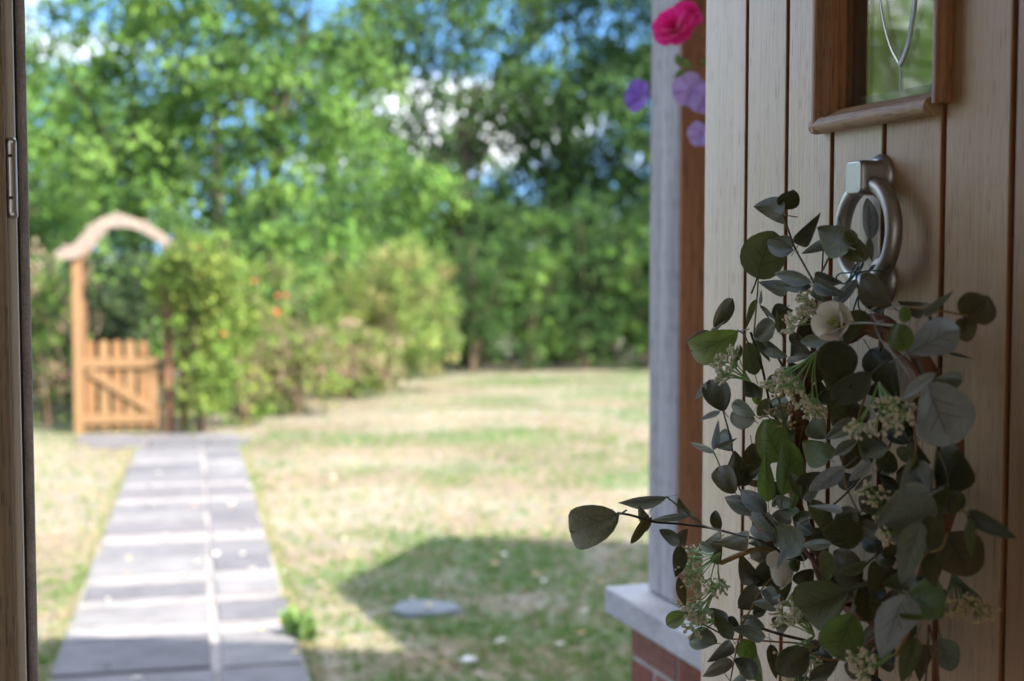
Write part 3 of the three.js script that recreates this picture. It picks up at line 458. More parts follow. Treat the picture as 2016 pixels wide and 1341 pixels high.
// base x, y, tip x, y, width (all on the sight lines of the photograph), mm before the door face, colour, outline
const leaves = [
  [1541, 424, 1484, 405, 50, 95, 'd'], [1544, 412, 1562, 374, 42, 85, 'd'], [1573, 482, 1615, 418, 32, 90, 'd', 'p'], [1563, 491, 1511, 481, 33, 95, 'd', 'e'], [1560, 486, 1517, 468, 24, 88, 'o', 'e'],
  [1493, 549, 1520, 454, 88, 70, 'o', 'r'], [1630, 476, 1578, 499, 20, 60, 't', 'e'], [1672, 488, 1610, 448, 64, 100, 'o', 'r'], [1664, 452, 1704, 514, 46, 96, 'o', 'e'],
  [1712, 472, 1708, 390, 32, 22, 's', 'e'], [1712, 468, 1717, 517, 14, 60, 't', 'p'], [1597, 557, 1525, 538, 28, 100, 't', 'p'], [1598, 563, 1545, 563, 26, 92, 'd', 'e'],
  [1604, 555, 1667, 580, 30, 104, 'd', 'e'], [1606, 550, 1660, 556, 30, 94, 'd', 'e'], [1602, 566, 1632, 593, 34, 96, 'o', 'e'], [1551, 573, 1494, 555, 30, 70, 'd', 'e'], [1635, 606, 1688, 550, 24, 50, 's', 'e'],
  [1756, 601, 1694, 549, 52, 78, 'd', 'r'], [1743, 607, 1696, 592, 32, 62, 'd', 'e'], [1490, 590, 1468, 648, 14, 80, 'o', 'p'], [1497, 600, 1499, 571, 7, 70, 's', 'p'], [1527, 640, 1485, 662, 42, 84, 't', 'r'],
  [1540, 660, 1528, 610, 16, 88, 'o', 'p'], [1549, 604, 1525, 632, 34, 40, 'd', 'r'], [1498, 602, 1528, 632, 9, 76, 'o', 'p'],
  [1404, 643, 1443, 589, 34, 100, 'd', 'e'], [1453, 652, 1362, 690, 66, 84, 'g', 'e'], [1376, 679, 1428, 632, 10, 94, 's', 'p'], [1397, 653, 1349, 672, 15, 96, 'd', 'e'], [1438, 716, 1461, 683, 18, 92, 'o', 'e'],
  [1440, 712, 1450, 724, 15, 84, 'd', 'r'], [1488, 738, 1471, 673, 38, 88, 'o', 'e'], [1486, 664, 1541, 692, 32, 66, 'd', 'e'], [1551, 703, 1506, 692, 20, 76, 'o', 'e'], [1488, 668, 1516, 713, 15, 74, 'o', 'p'],
  [1427, 810, 1394, 750, 54, 80, 'd', 'e'], [1391, 756, 1367, 788, 14, 92, 's', 'p'], [1466, 748, 1494, 782, 30, 78, 'd', 'e'], [1488, 819, 1442, 794, 28, 74, 'o', 'e'], [1492, 818, 1516, 785, 25, 80, 'o', 'e'],
  [1490, 797, 1500, 758, 20, 60, 'g', 'e'], [1418, 810, 1376, 828, 12, 86, 's', 'e'], [1405, 886, 1414, 826, 15, 84, 's', 'p'], [1406, 891, 1358, 871, 13, 90, 'o', 'p'], [1441, 887, 1417, 855, 38, 72, 't', 'r'],
  [1412, 881, 1452, 862, 12, 84, 't', 'p'],
  [1541, 906, 1502, 828, 72, 78, 'g', 'r'], [1538, 975, 1552, 866, 54, 84, 'g', 'e'], [1512, 988, 1507, 888, 34, 92, 'g', 'p'], [1631, 906, 1580, 869, 54, 70, 'g', 'r'], [1459, 957, 1448, 887, 50, 78, 'd', 'e'],
  [1449, 970, 1412, 922, 46, 88, 'd', 'r'], [1489, 1012, 1427, 980, 34, 80, 'd', 'e'], [1506, 1011, 1458, 966, 34, 92, 'd', 'e'], [1578, 979, 1555, 929, 20, 84, 'o', 'e'], [1580, 976, 1627, 934, 48, 76, 'd', 'r'],
  [1662, 920, 1594, 968, 34, 98, 's', 'e'], [1528, 975, 1556, 997, 28, 74, 'o', 'r'], [1520, 999, 1531, 977, 12, 76, 't', 'e'], [1560, 1001, 1568, 962, 14, 66, 'g', 'e'], [1535, 1001, 1574, 1012, 26, 62, 'g', 'e'],
  [1418, 1044, 1408, 1005, 23, 104, 'd', 'e'], [1418, 1060, 1377, 1076, 36, 106, 'd', 'e'], [1411, 1086, 1377, 1070, 18, 110, 'o', 'e'], [1472, 1062, 1406, 1066, 38, 112, 'd', 'e'], [1407, 1109, 1421, 1073, 20, 116, 'd', 'e'],
  [1479, 1009, 1523, 1051, 20, 84, 'o', 'p'], [1577, 1092, 1528, 1036, 56, 100, 'o', 'r'], [1519, 1014, 1558, 1026, 30, 80, 'd', 'e'], [1569, 1028, 1598, 1054, 36, 80, 'd', 'r'], [1562, 1023, 1599, 1011, 20, 72, 'o', 'e'],
  [1658, 1006, 1594, 997, 16, 112, 's', 'p'], [1599, 984, 1638, 1054, 38, 100, 'o', 'e'], [1690, 1009, 1638, 1070, 68, 88, 'd', 'r'], [1688, 1006, 1640, 1030, 36, 94, 't', 'e'], [1637, 1071, 1579, 1076, 21, 100, 't', 'e'],
  [1486, 1064, 1504, 1094, 12, 84, 'o', 'e'],
  [1667, 747, 1634, 674, 76, 96, 'd', 'r'], [1715, 734, 1645, 792, 54, 92, 'd', 'r'], [1666, 790, 1639, 839, 34, 70, 'o', 'e'], [1689, 829, 1625, 862, 32, 94, 't', 'e'], [1691, 864, 1642, 898, 22, 84, 't', 'p'],
  [1690, 869, 1664, 922, 48, 60, 'd', 'r'], [1691, 848, 1744, 891, 42, 78, 'o', 'e'], [1744, 838, 1792, 873, 30, 56, 'd', 'e'], [1712, 690, 1772, 792, 56, 24, 'd', 'e'], [1703, 614, 1661, 673, 44, 62, 'o', 'r'],
  [1784, 690, 1763, 638, 50, 104, 'g', 'r'], [1780, 635, 1783, 603, 24, 90, 'g', 'r'], [1788, 694, 1890, 650, 68, 96, 's', 'e'], [1843, 735, 1775, 788, 24, 104, 's', 'p'], [1829, 752, 1868, 878, 106, 84, 's', 'r'],
  [1838, 746, 1894, 747, 34, 56, 'o', 'e'], [1823, 608, 1769, 592, 34, 66, 'd', 'e'], [1820, 622, 1879, 571, 18, 76, 't', 'p'], [1830, 622, 1846, 656, 8, 56, 'o', 'p'], [1899, 624, 1950, 588, 72, 58, 'd', 'r'],
  [1898, 622, 1906, 673, 42, 46, 'd', 'r'], [1633, 668, 1575, 673, 27, 82, 'o', 'p'], [1555, 659, 1589, 686, 24, 66, 'o', 'p'], [1601, 700, 1557, 702, 42, 60, 'd', 'e'], [1604, 700, 1612, 754, 50, 56, 'd', 'e'],
  [1868, 696, 1918, 707, 6, 40, 'd', 'p'],
  [1793, 899, 1768, 997, 11, 118, 't', 'p'], [1834, 974, 1728, 1042, 80, 106, 't', 'r'], [1834, 962, 1782, 922, 70, 70, 'd', 'r'], [1848, 966, 1888, 886, 78, 54, 'd', 'r'], [1699, 1007, 1748, 964, 56, 66, 'd', 'r'],
  [1746, 1053, 1697, 1030, 30, 84, 'd', 'e'], [1814, 1028, 1774, 1149, 52, 112, 't', 'e'], [1824, 1082, 1846, 993, 46, 92, 'd', 'e'], [1858, 1052, 1918, 1132, 98, 66, 'd', 'r'], [1904, 1012, 2002, 1059, 34, 72, 'd', 'e'],
  [1910, 1019, 1913, 1096, 20, 84, 'o', 'e'], [1870, 1013, 1886, 968, 36, 82, 'd', 'e'], [1829, 1090, 1843, 1156, 40, 96, 'd', 'p'], [1802, 1162, 1736, 1148, 50, 84, 'o', 'e'], [1788, 1171, 1854, 1217, 92, 88, 'g', 'r'],
  [1789, 1171, 1734, 1296, 72, 112, 's', 'e'], [1806, 1257, 1774, 1343, 38, 84, 'o', 'e'], [1851, 1257, 1872, 1322, 52, 40, 't', 'r'], [1672, 1162, 1578, 1202, 90, 104, 'o', 'r'], [1678, 1208, 1648, 1295, 84, 108, 'g', 'r'],
  [1691, 1151, 1642, 1086, 60, 70, 'd', 'r'], [1706, 1104, 1652, 1129, 23, 92, 'o', 'p'], [1722, 1104, 1719, 1189, 23, 96, 'd', 'e'], [1756, 1119, 1729, 1163, 36, 70, 'd', 'r'], [1737, 1086, 1698, 1058, 36, 72, 'd', 'r'],
  [1744, 1099, 1756, 1059, 24, 80, 'd', 'e'], [1625, 1084, 1624, 1166, 29, 112, 'o', 'p'], [1731, 934, 1771, 967, 24, 62, 'd', 'p'], [1718, 936, 1681, 966, 13, 86, 't', 'e'], [1716, 911, 1671, 947, 20, 104, 's', 'p'],
  [1690, 874, 1715, 914, 22, 62, 'o', 'e'], [1801, 906, 1765, 884, 26, 68, 'o', 'e'], [1790, 936, 1804, 894, 20, 66, 'g', 'e'],
  [1484, 1150, 1459, 1090, 38, 104, 'd', 'e'], [1489, 1156, 1528, 1109, 40, 92, 'd', 'r'], [1539, 1134, 1547, 1182, 40, 66, 'o', 'e'], [1497, 1168, 1453, 1196, 50, 104, 'd', 'r'], [1531, 1180, 1479, 1186, 30, 112, 't', 'e'],
  [1507, 1160, 1537, 1206, 26, 106, 't', 'p'], [1509, 1200, 1483, 1211, 18, 96, 'd', 'e'], [1429, 1231, 1397, 1197, 32, 108, 'd', 'e'], [1441, 1259, 1408, 1208, 30, 116, 'o', 'e'], [1356, 1204, 1314, 1233, 30, 140, 'g', 'e'],
  [1411, 1266, 1358, 1260, 42, 120, 'o', 'r'], [1442, 1270, 1392, 1303, 28, 126, 'd', 'e'], [1441, 1300, 1384, 1333, 28, 122, 'd', 'p'], [1446, 1297, 1486, 1337, 34, 124, 'd', 'e'], [1507, 1255, 1441, 1237, 30, 116, 't', 'e'],
  [1456, 1241, 1431, 1221, 26, 100, 'd', 'r'], [1506, 1236, 1458, 1217, 22, 96, 'o', 'e'], [1481, 1257, 1466, 1301, 40, 90, 'g', 'e'], [1474, 1294, 1502, 1342, 44, 84, 'g', 'e'], [1517, 1269, 1529, 1337, 23, 106, 'd', 'e'],
  [1592, 1283, 1532, 1328, 56, 108, 'd', 'r'], [1338, 1072, 1299, 1042, 26, 160, 'd', 'e'], [1339, 1074, 1329, 1136, 29, 156, 'd', 'e'], [1335, 1073, 1353, 1041, 24, 150, 'd', 'e'], [1335, 1137, 1350, 1194, 18, 150, 'd', 'e'],
  [1354, 1013, 1337, 980, 22, 150, 'd', 'e'], [1312, 978, 1217, 991, 24, 180, 't', 'p'], [1356, 1015, 1277, 1026, 15, 160, 't', 'p'], [1217, 1011, 1126, 1052, 84, 225, 'k', 'r'], [1271, 1026, 1258, 995, 20, 196, 'o', 'e'],
  [1276, 1014, 1242, 1070, 19, 198, 'd', 'e'], [1283, 1018, 1270, 1048, 12, 190, 'o', 'e'], [1651, 1301, 1594, 1341, 28, 104, 'd', 'e'], [1706, 1299, 1669, 1327, 36, 66, 'd', 'r'], [1719, 1274, 1692, 1289, 12, 84, 't', 'p'],
  [1829, 1269, 1810, 1343, 34, 46, 'd', 'e'], [1611, 1284, 1642, 1302, 34, 60, 'd', 'e'], [1546, 1079, 1530, 1121, 13, 116, 's', 'p'], [1700, 1330, 1740, 1370, 40, 60, 'd', 'r'], [1560, 1345, 1600, 1372, 44, 80, 'd', 'r'], [1440, 1345, 1475, 1380, 40, 96, 'd', 'e'],
  [1640, 1360, 1690, 1400, 46, 90, 'o', 'r'], [1780, 1350, 1740, 1400, 46, 70, 'd', 'r'],
  // in the gaps, close to the door
  [1560, 900, 1530, 930, 36, 40, 'd'], [1650, 930, 1680, 960, 36, 36, 'd'], [1720, 1010, 1700, 1045, 34, 40, 'd'], [1790, 1060, 1830, 1040, 40, 40, 'd'], [1600, 1120, 1570, 1150, 36, 40, 'd'], [1640, 1200, 1610, 1240, 40, 40, 'd'], [1760, 1200, 1720, 1220, 40, 44, 'd'],
  [1820, 1180, 1860, 1160, 40, 34, 'd'], [1740, 760, 1700, 770, 40, 26, 'd'], [1820, 960, 1860, 1010, 60, 30, 'd'], [1480, 1100, 1520, 1090, 30, 50, 'd'], [1560, 1220, 1530, 1240, 34, 50, 'd'], [1700, 1160, 1740, 1180, 40, 44, 'd'],
];
{ // an inner layer of leaves close to the ring fills the wreath
  const f = rng(4711);
  for (let i = 0; i < 92; i++) {
    const t = f() * 6.283, k = rr(0.35, 1, f), x = 1672 + Math.cos(t) * 205 * k, y = 955 + Math.sin(t) * (Math.sin(t) < 0 ? 300 : 380) * k;
    if (y < 640 || x > 1860 && y < 760 || x > 1660 && x < 1830 && y < 790) continue;
    const a = f() * 6.283, l = rr(34, 62, f); leaves.push([x, y, x + Math.cos(a) * l, y + Math.sin(a) * l, l * rr(0.6, 0.95, f), rr(22, 66, f), f() < 0.72 ? 'd' : 'o', f() < 0.5 ? 'r' : 'e']);
  }
}
{
  const f = rng(77), m4 = new THREE.Matrix4();
  leaves.forEach(([bx, by, tx, ty, w, hmm, col, kind = 'e'], i) => {
    const h = hmm / 1000, lpx = Math.hypot(tx - bx, ty - by), mm = lpx * 0.0005;
    const tilt = rr(-0.25, 0.25, f) * mm;
    const p0 = onDoor(bx, by, h - tilt / 2), p1 = onDoor(tx, ty, h + tilt / 2), mid = p0.clone().add(p1).multiplyScalar(0.5);
    const a = p1.clone().sub(p0), L = a.length(); a.normalize();
    const c = camLocal.clone().sub(mid), dist = c.length(); c.normalize();
    let side = a.clone().cross(c).normalize();
    const roll = col === 'k' ? 0.1 : rr(-0.4, 0.4, f); side.applyAxisAngle(a, roll);
    const nn = side.clone().cross(a).normalize();
    const Wd = w * dist / FPX / Math.cos(roll) * 1.03;
    const flip = f() < 0.5 ? -1 : 1, zs = Math.min(L, Wd * 1.6);
    const set = LG[kind], g = set[Math.floor(f() * set.length)], mats = LM[col];
    const m = mesh('leaf', g, mats[Math.floor(f() * mats.length)], wreath);
    m4.makeBasis(side.multiplyScalar(Wd * flip), a.multiplyScalar(L), nn.multiplyScalar(zs * flip)); m4.setPosition(p0);
    m.matrixAutoUpdate = false; m.matrix.copy(m4);
  });
}
const bark = std([0.30, 0.125, 0.06], 0.7, { map: clone(grainTex, 1, 6) });
const stemMats = { b: std([0.09, 0.055, 0.03], 0.7), k: std([0.028, 0.024, 0.02], 0.6), y: std([0.27, 0.17, 0.05], 0.7), r: std([0.2, 0.085, 0.055], 0.7), s: std([0.34, 0.33, 0.32], 0.6), g: std([0.16, 0.2, 0.1], 0.7) };
{ // twisted vine ring
  const c = onDoor(1706, 925, 0.042), RR = 0.137, f = rng(5);
  for (let k = 0; k < 5; k++) {
    const pts = [], ph = f() * 6.28, tw = 3 + Math.floor(f() * 4), am = rr(0.005, 0.010, f), N = 60;
    for (let i = 0; i < N; i++) { const t = i / N * Math.PI * 2, q = RR + am * Math.cos(t * tw + ph) + 0.002 * Math.sin(t * 11 + ph); pts.push(V(c.x + q * Math.cos(t), c.y + q * Math.sin(t), c.z + am * Math.sin(t * tw + ph))); }
    mesh('vine', new THREE.TubeGeometry(new THREE.CatmullRomCurve3(pts, true), 160, k < 2 ? 0.0058 : rr(0.002, 0.0035, f), 7, true), bark, wreath);
  }
  // stems: colour, radius in mm, then x, y, mm before the door
  const stems = [
    ['b', 1.0, 1605, 640, 70, 1604, 563, 98, 1585, 525, 96, 1565, 488, 95, 1553, 455, 94, 1542, 424, 94], ['k', 0.9, 1617, 575, 60, 1619, 525, 60, 1622, 474, 60], ['k', 1.0, 1620, 532, 62, 1634, 505, 84, 1655, 484, 98],
    ['k', 1.3, 1540, 870, 50, 1533, 838, 60, 1515, 790, 74, 1500, 722, 82, 1478, 655, 84], ['g', 0.9, 1493, 548, 72, 1490, 592, 80, 1484, 660, 84], ['b', 0.8, 1452, 650, 84, 1466, 660, 84, 1474, 680, 84, 1490, 725, 84], ['b', 0.8, 1497, 602, 74, 1515, 628, 76, 1535, 650, 80],
    ['b', 0.8, 1540, 655, 84, 1546, 680, 80, 1540, 705, 76], ['b', 1.0, 1424, 812, 80, 1433, 842, 80, 1440, 875, 76, 1448, 920, 76, 1455, 960, 80, 1500, 1010, 84, 1560, 1080, 60], ['g', 0.9, 1405, 890, 86, 1412, 905, 84, 1420, 925, 86],
    ['k', 1.3, 1575, 1110, 55, 1500, 1066, 104, 1440, 1050, 112, 1400, 1040, 124, 1340, 1032, 150, 1290, 1028, 184, 1268, 1022, 198, 1240, 1014, 214, 1216, 1010, 222], ['r', 2.6, 1475, 1012, 60, 1500, 1045, 70, 1522, 1080, 70, 1535, 1100, 50],
    ['y', 2.8, 1420, 1108, 112, 1455, 1093, 104, 1490, 1082, 96, 1532, 1086, 70, 1570, 1110, 50], ['g', 0.9, 1312, 978, 178, 1340, 1000, 160, 1380, 1030, 130], ['s', 0.9, 1356, 1015, 158, 1385, 1035, 132, 1420, 1046, 120],
    ['s', 1.2, 1650, 640, 60, 1700, 636, 70, 1745, 640, 78, 1790, 645, 84], ['s', 0.8, 1712, 612, 60, 1740, 600, 64, 1790, 605, 70], ['y', 1.0, 1775, 604, 66, 1822, 607, 68, 1860, 613, 62, 1905, 622, 56], ['s', 0.9, 1722, 640, 74, 1735, 670, 80, 1770, 710, 88, 1795, 745, 90],
    ['s', 0.8, 1715, 612, 62, 1725, 632, 66, 1740, 632, 70], ['y', 1.1, 1713, 755, 88, 1700, 790, 84, 1690, 825, 84, 1675, 865, 84, 1660, 900, 84, 1664, 950, 82, 1678, 985, 84, 1690, 1008, 86], ['b', 1.0, 1715, 912, 80, 1690, 945, 80, 1655, 982, 90, 1620, 1008, 96, 1577, 1030, 84],
    ['b', 0.9, 1755, 870, 60, 1740, 905, 66, 1730, 935, 64], ['y', 1.1, 1797, 815, 60, 1803, 880, 64, 1800, 910, 68], ['g', 0.7, 1845, 880, 60, 1838, 920, 80, 1832, 960, 90, 1815, 985, 84], ['g', 0.5, 1845, 885, 60, 1862, 925, 60, 1868, 960, 58],
    ['y', 1.2, 1870, 1000, 66, 1888, 1002, 72, 1908, 1014, 76], ['y', 1.1, 1830, 1088, 88, 1852, 1080, 84, 1866, 1050, 74], ['b', 1.3, 1765, 1290, 70, 1785, 1260, 84, 1800, 1225, 90, 1815, 1165, 84, 1835, 1130, 66], ['y', 1.8, 1764, 1290, 76, 1775, 1270, 86, 1790, 1240, 90],
    ['y', 0.9, 1438, 1341, 110, 1446, 1298, 120, 1462, 1230, 108, 1478, 1200, 106, 1500, 1160, 102, 1535, 1122, 80], ['b', 0.9, 1352, 1204, 138, 1372, 1222, 128, 1405, 1240, 120, 1436, 1258, 114], ['y', 1.0, 1434, 1258, 114, 1480, 1260, 106, 1530, 1264, 98, 1565, 1266, 84, 1610, 1275, 70],
    ['b', 1.6, 1495, 1236, 90, 1540, 1250, 78, 1590, 1262, 60, 1640, 1275, 50], ['y', 1.2, 1590, 1278, 104, 1612, 1295, 100, 1640, 1300, 92, 1665, 1292, 80, 1710, 1270, 60], ['r', 2.2, 1680, 1288, 64, 1710, 1268, 58, 1745, 1240, 50], ['g', 1.0, 1677, 1210, 106, 1682, 1180, 96, 1690, 1148, 80],
    ['b', 1.0, 1828, 1235, 60, 1826, 1290, 58, 1822, 1345, 56], ['r', 1.4, 1828, 1230, 50, 1840, 1270, 48, 1848, 1345, 46], ['y', 0.8, 1847, 1220, 44, 1849, 1240, 42, 1852, 1258, 42], ['g', 1.0, 1672, 1162, 102, 1690, 1152, 90, 1715, 1140, 70], ['b', 0.9, 1735, 1085, 74, 1712, 1105, 80, 1690, 1130, 80],
    ['b', 1.2, 1733, 690, 66, 1735, 660, 58, 1720, 650, 50], ['b', 1.4, 1530, 700, 66, 1560, 760, 60, 1585, 830, 50], ['r', 2.0, 1585, 835, 52, 1576, 870, 46, 1572, 900, 44], ['b', 0.9, 1560, 690, 62, 1570, 660, 66, 1575, 640, 70],
  ];
  for (const [col, rad, ...a] of stems) { const pts = []; for (let i = 0; i < a.length; i += 3) pts.push(onDoor(a[i], a[i + 1], a[i + 2] / 1000)); mesh('stem', tube(pts, rad / 1000, pts.length * 5, 6), stemMats[col], wreath); }
}
const budGreen = phys([0.27, 0.46, 0.17], 0.7, { clearcoat: 0.2 }), budCream = phys([0.66, 0.63, 0.47], 0.55, { clearcoat: 0.2 }), budTan = phys([0.52, 0.42, 0.24], 0.6);
function sprig(bx, by, bh, cx, cy, ch, n, spread, seed, tone = 'c', bead = 1.6, reach = 1.5) {
  const f = rng(seed), p0 = onDoor(bx, by, bh / 1000), pc = onDoor(cx, cy, ch / 1000), ax = pc.clone().sub(p0), L = ax.length(); ax.normalize();
  const e1 = ax.clone().cross(V(0.3, 0.2, 1)).normalize(), e2 = ax.clone().cross(e1);
  const stems = [], beads = [], ball = new THREE.SphereGeometry(1, 8, 6);
  const put = (p, d) => { const s = bead / 1000 * rr(0.8, 1.15, f), g = ball.clone(); g.scale(s, s * 1.25, s); g.applyQuaternion(new THREE.Quaternion().setFromUnitVectors(V(0, 1, 0), d)); g.translate(p.x, p.y, p.z); beads.push(g); };
  const dir = (a, r) => { const t = f() * 6.2832; return a.clone().addScaledVector(e1, Math.cos(t) * r).addScaledVector(e2, Math.sin(t) * r).normalize(); };
  n *= 1.6; const per = Math.max(2, Math.round(n / 11));
  for (let b = 0; b < 11; b++) {
    const d1 = dir(ax, spread * Math.sqrt(f())), q = p0.clone().addScaledVector(ax, L * 0.1).addScaledVector(d1, L * rr(0.35, 0.7, f) * reach);
    stems.push(tube([p0, p0.clone().lerp(q, 0.5).addScaledVector(ax, L * 0.08), q], 0.00065, 6, 5));
    for (let k = 0; k < per; k++) {
      const d2 = dir(d1, spread * 0.8 + 0.2), r = q.clone().addScaledVector(d2, L * rr(0.16, 0.42, f)); r.y -= 0.0015;
      stems.push(tube([q, q.clone().lerp(r, 0.5).addScaledVector(d1, 0.001), r], 0.0005, 4, 4)); put(r, d2);
      if (f() < 0.6) { const d3 = dir(d2, 0.9), s0 = q.clone().lerp(r, rr(0.4, 0.8, f)), r2 = s0.clone().addScaledVector(d3, 0.006); stems.push(tube([s0, s0.clone().lerp(r2, 0.5), r2], 0.00045, 3, 4)); put(r2, d3); }
    }
  }
  const g = new THREE.Group(); g.name = 'berry_sprig'; wreath.add(g);
  mesh('sprig_stems', mergeGeometries(stems), tone === 't' ? stemMats.g : budGreen, g);
  const b = mesh('berries', mergeGeometries(beads), tone === 't' ? budTan : budCream, g); b.userData.kind = 'stuff';
}
sprig(1618, 640, 78, 1580, 605, 100, 62, 0.95, 1); sprig(1478, 752, 84, 1425, 715, 106, 56, 0.75, 2); sprig(1607, 692, 92, 1558, 768, 106, 84, 0.85, 3, 'c', 1.7, 1.45); sprig(1731, 752, 92, 1744, 820, 104, 56, 0.72, 4);
sprig(1418, 1088, 118, 1372, 1132, 128, 70, 0.75, 5); sprig(1416, 1150, 112, 1376, 1190, 126, 40, 0.7, 15); sprig(1420, 1220, 110, 1350, 1232, 130, 14, 0.4, 16, 'c', 2, 0.9); sprig(1604, 1252, 86, 1562, 1198, 104, 50, 0.85, 6); sprig(1874, 1130, 56, 1888, 1180, 60, 34, 0.62, 7, 't'); sprig(1878, 1130, 50, 1925, 1192, 50, 12, 0.25, 8, 't');
sprig(1762, 1288, 76, 1690, 1315, 110, 26, 0.6, 9, 'c', 2.0, 1.1); sprig(1600, 1290, 60, 1588, 1325, 80, 26, 0.7, 10); sprig(1742, 995, 72, 1724, 984, 92, 9, 0.5, 11); sprig(1772, 1040, 84, 1748, 1052, 96, 9, 0.5, 12); sprig(1545, 850, 58, 1545, 812, 70, 24, 0.7, 13, 't', 1.4); sprig(1604, 1252, 84, 1556, 1290, 100, 14, 0.35, 14);
// cloth roses
function rose(px, py, h, ax, s, seed) {
  const g = new THREE.Group(); g.name = 'rose'; wreath.add(g); g.position.copy(onDoor(px, py, h / 1000)); g.quaternion.setFromUnitVectors(V(0, 1, 0), ax.normalize()); g.scale.setScalar(s);
  const f = rng(seed), white = phys([0.80, 0.77, 0.70], 1, { transmission: 0.3, side: THREE.DoubleSide, sheen: 0.3 }), cream = phys([0.56, 0.62, 0.26], 1, { transmission: 0.3, side: THREE.DoubleSide });
  for (let k = 0; k < 12; k++) {
    const lay = k < 3 ? 0 : k < 7 ? 1 : 2, r0 = [0.0028, 0.0055, 0.0085][lay], hh = [0.015, 0.017, 0.0155][lay], open = [0.04, 0.2, 0.45][lay], arc = [2.3, 1.75, 1.4][lay], a0 = k * [2.09, 1.57, 1.2566][lay] + lay * 0.5 + f() * 0.25;
    const pos = [], idx = [], N = 8, M = 6;
    for (let j = 0; j <= M; j++) for (let i = 0; i <= N; i++) {
      const t = j / M, u = i / N * 2 - 1, top = hh * (1 - 0.42 * u * u * u * u) * (1 + 0.05 * Math.sin(k * 3)), y = t * top, r = r0 * Math.sin(Math.min(1, t * 2.2) * 1.57) + open * 0.013 * t * t + (t > 0.8 ? 0.0025 * (t - 0.8) * 5 * (lay ? 1 : 0.2) : 0);
      const a = a0 + u * arc / 2 * (0.35 + 0.65 * Math.sin(Math.min(1, t * 1.6 + 0.1) * 1.57)); pos.push(Math.cos(a) * r, y - 0.006, Math.sin(a) * r);
    }
    for (let j = 0; j < M; j++) for (let i = 0; i < N; i++) { const a = j * (N + 1) + i; idx.push(a, a + 1, a + N + 1, a + 1, a + N + 2, a + N + 1); }
    const q = new THREE.BufferGeometry(); q.setAttribute('position', new THREE.Float32BufferAttribute(pos, 3)); q.setIndex(idx); q.computeVertexNormals(); mesh('petal', q, lay ? white : cream, g);
  }
  const cal = new THREE.SphereGeometry(0.006, 12, 8); cal.scale(1, 0.7, 1); cal.translate(0, -0.008, 0); mesh('calyx', cal, LM.o[1], g);
}
rose(1645, 638, 98, V(0.5, 0.3, 0.68), 1.12, 3); rose(1548, 1118, 84, V(-0.55, -0.3, 0.5), 1.15, 4);
{ // green tie wire round the ring of the knocker
  const wire = std([0.012, 0.075, 0.06], 0.45), w = 0.00085, o = (x, y, h) => onDoor(x, y, h / 1000);
  mesh('tie_wire', tube([o(1757, 520, 14), o(1740, 532, 34), o(1712, 533, 40), o(1688, 538, 42), o(1676, 545, 44), o(1664, 558, 46), o(1652, 556, 46), o(1646, 546, 44), o(1655, 538, 44), o(1672, 537, 44), o(1690, 530, 42), o(1698, 518, 38), o(1690, 516, 20), o(1680, 530, 26), o(1672, 552, 44)], w, 90, 6), wire, wreath);
  mesh('tie_wire', tube([o(1700, 518, 20), o(1696, 528, 42), o(1686, 545, 44), o(1688, 562, 42), o(1692, 575, 44), o(1686, 592, 50), o(1678, 618, 56)], w, 50, 6), wire, wreath);
  mesh('tie_wire', tube([o(1694, 516, 20), o(1689, 525, 42), o(1680, 545, 44), o(1665, 560, 46)], w, 30, 6), wire, wreath);
  mesh('tie_wire', tube([o(1692, 575, 44), o(1690, 600, 50), o(1696, 618, 54)], w, 20, 6), wire, wreath);
}

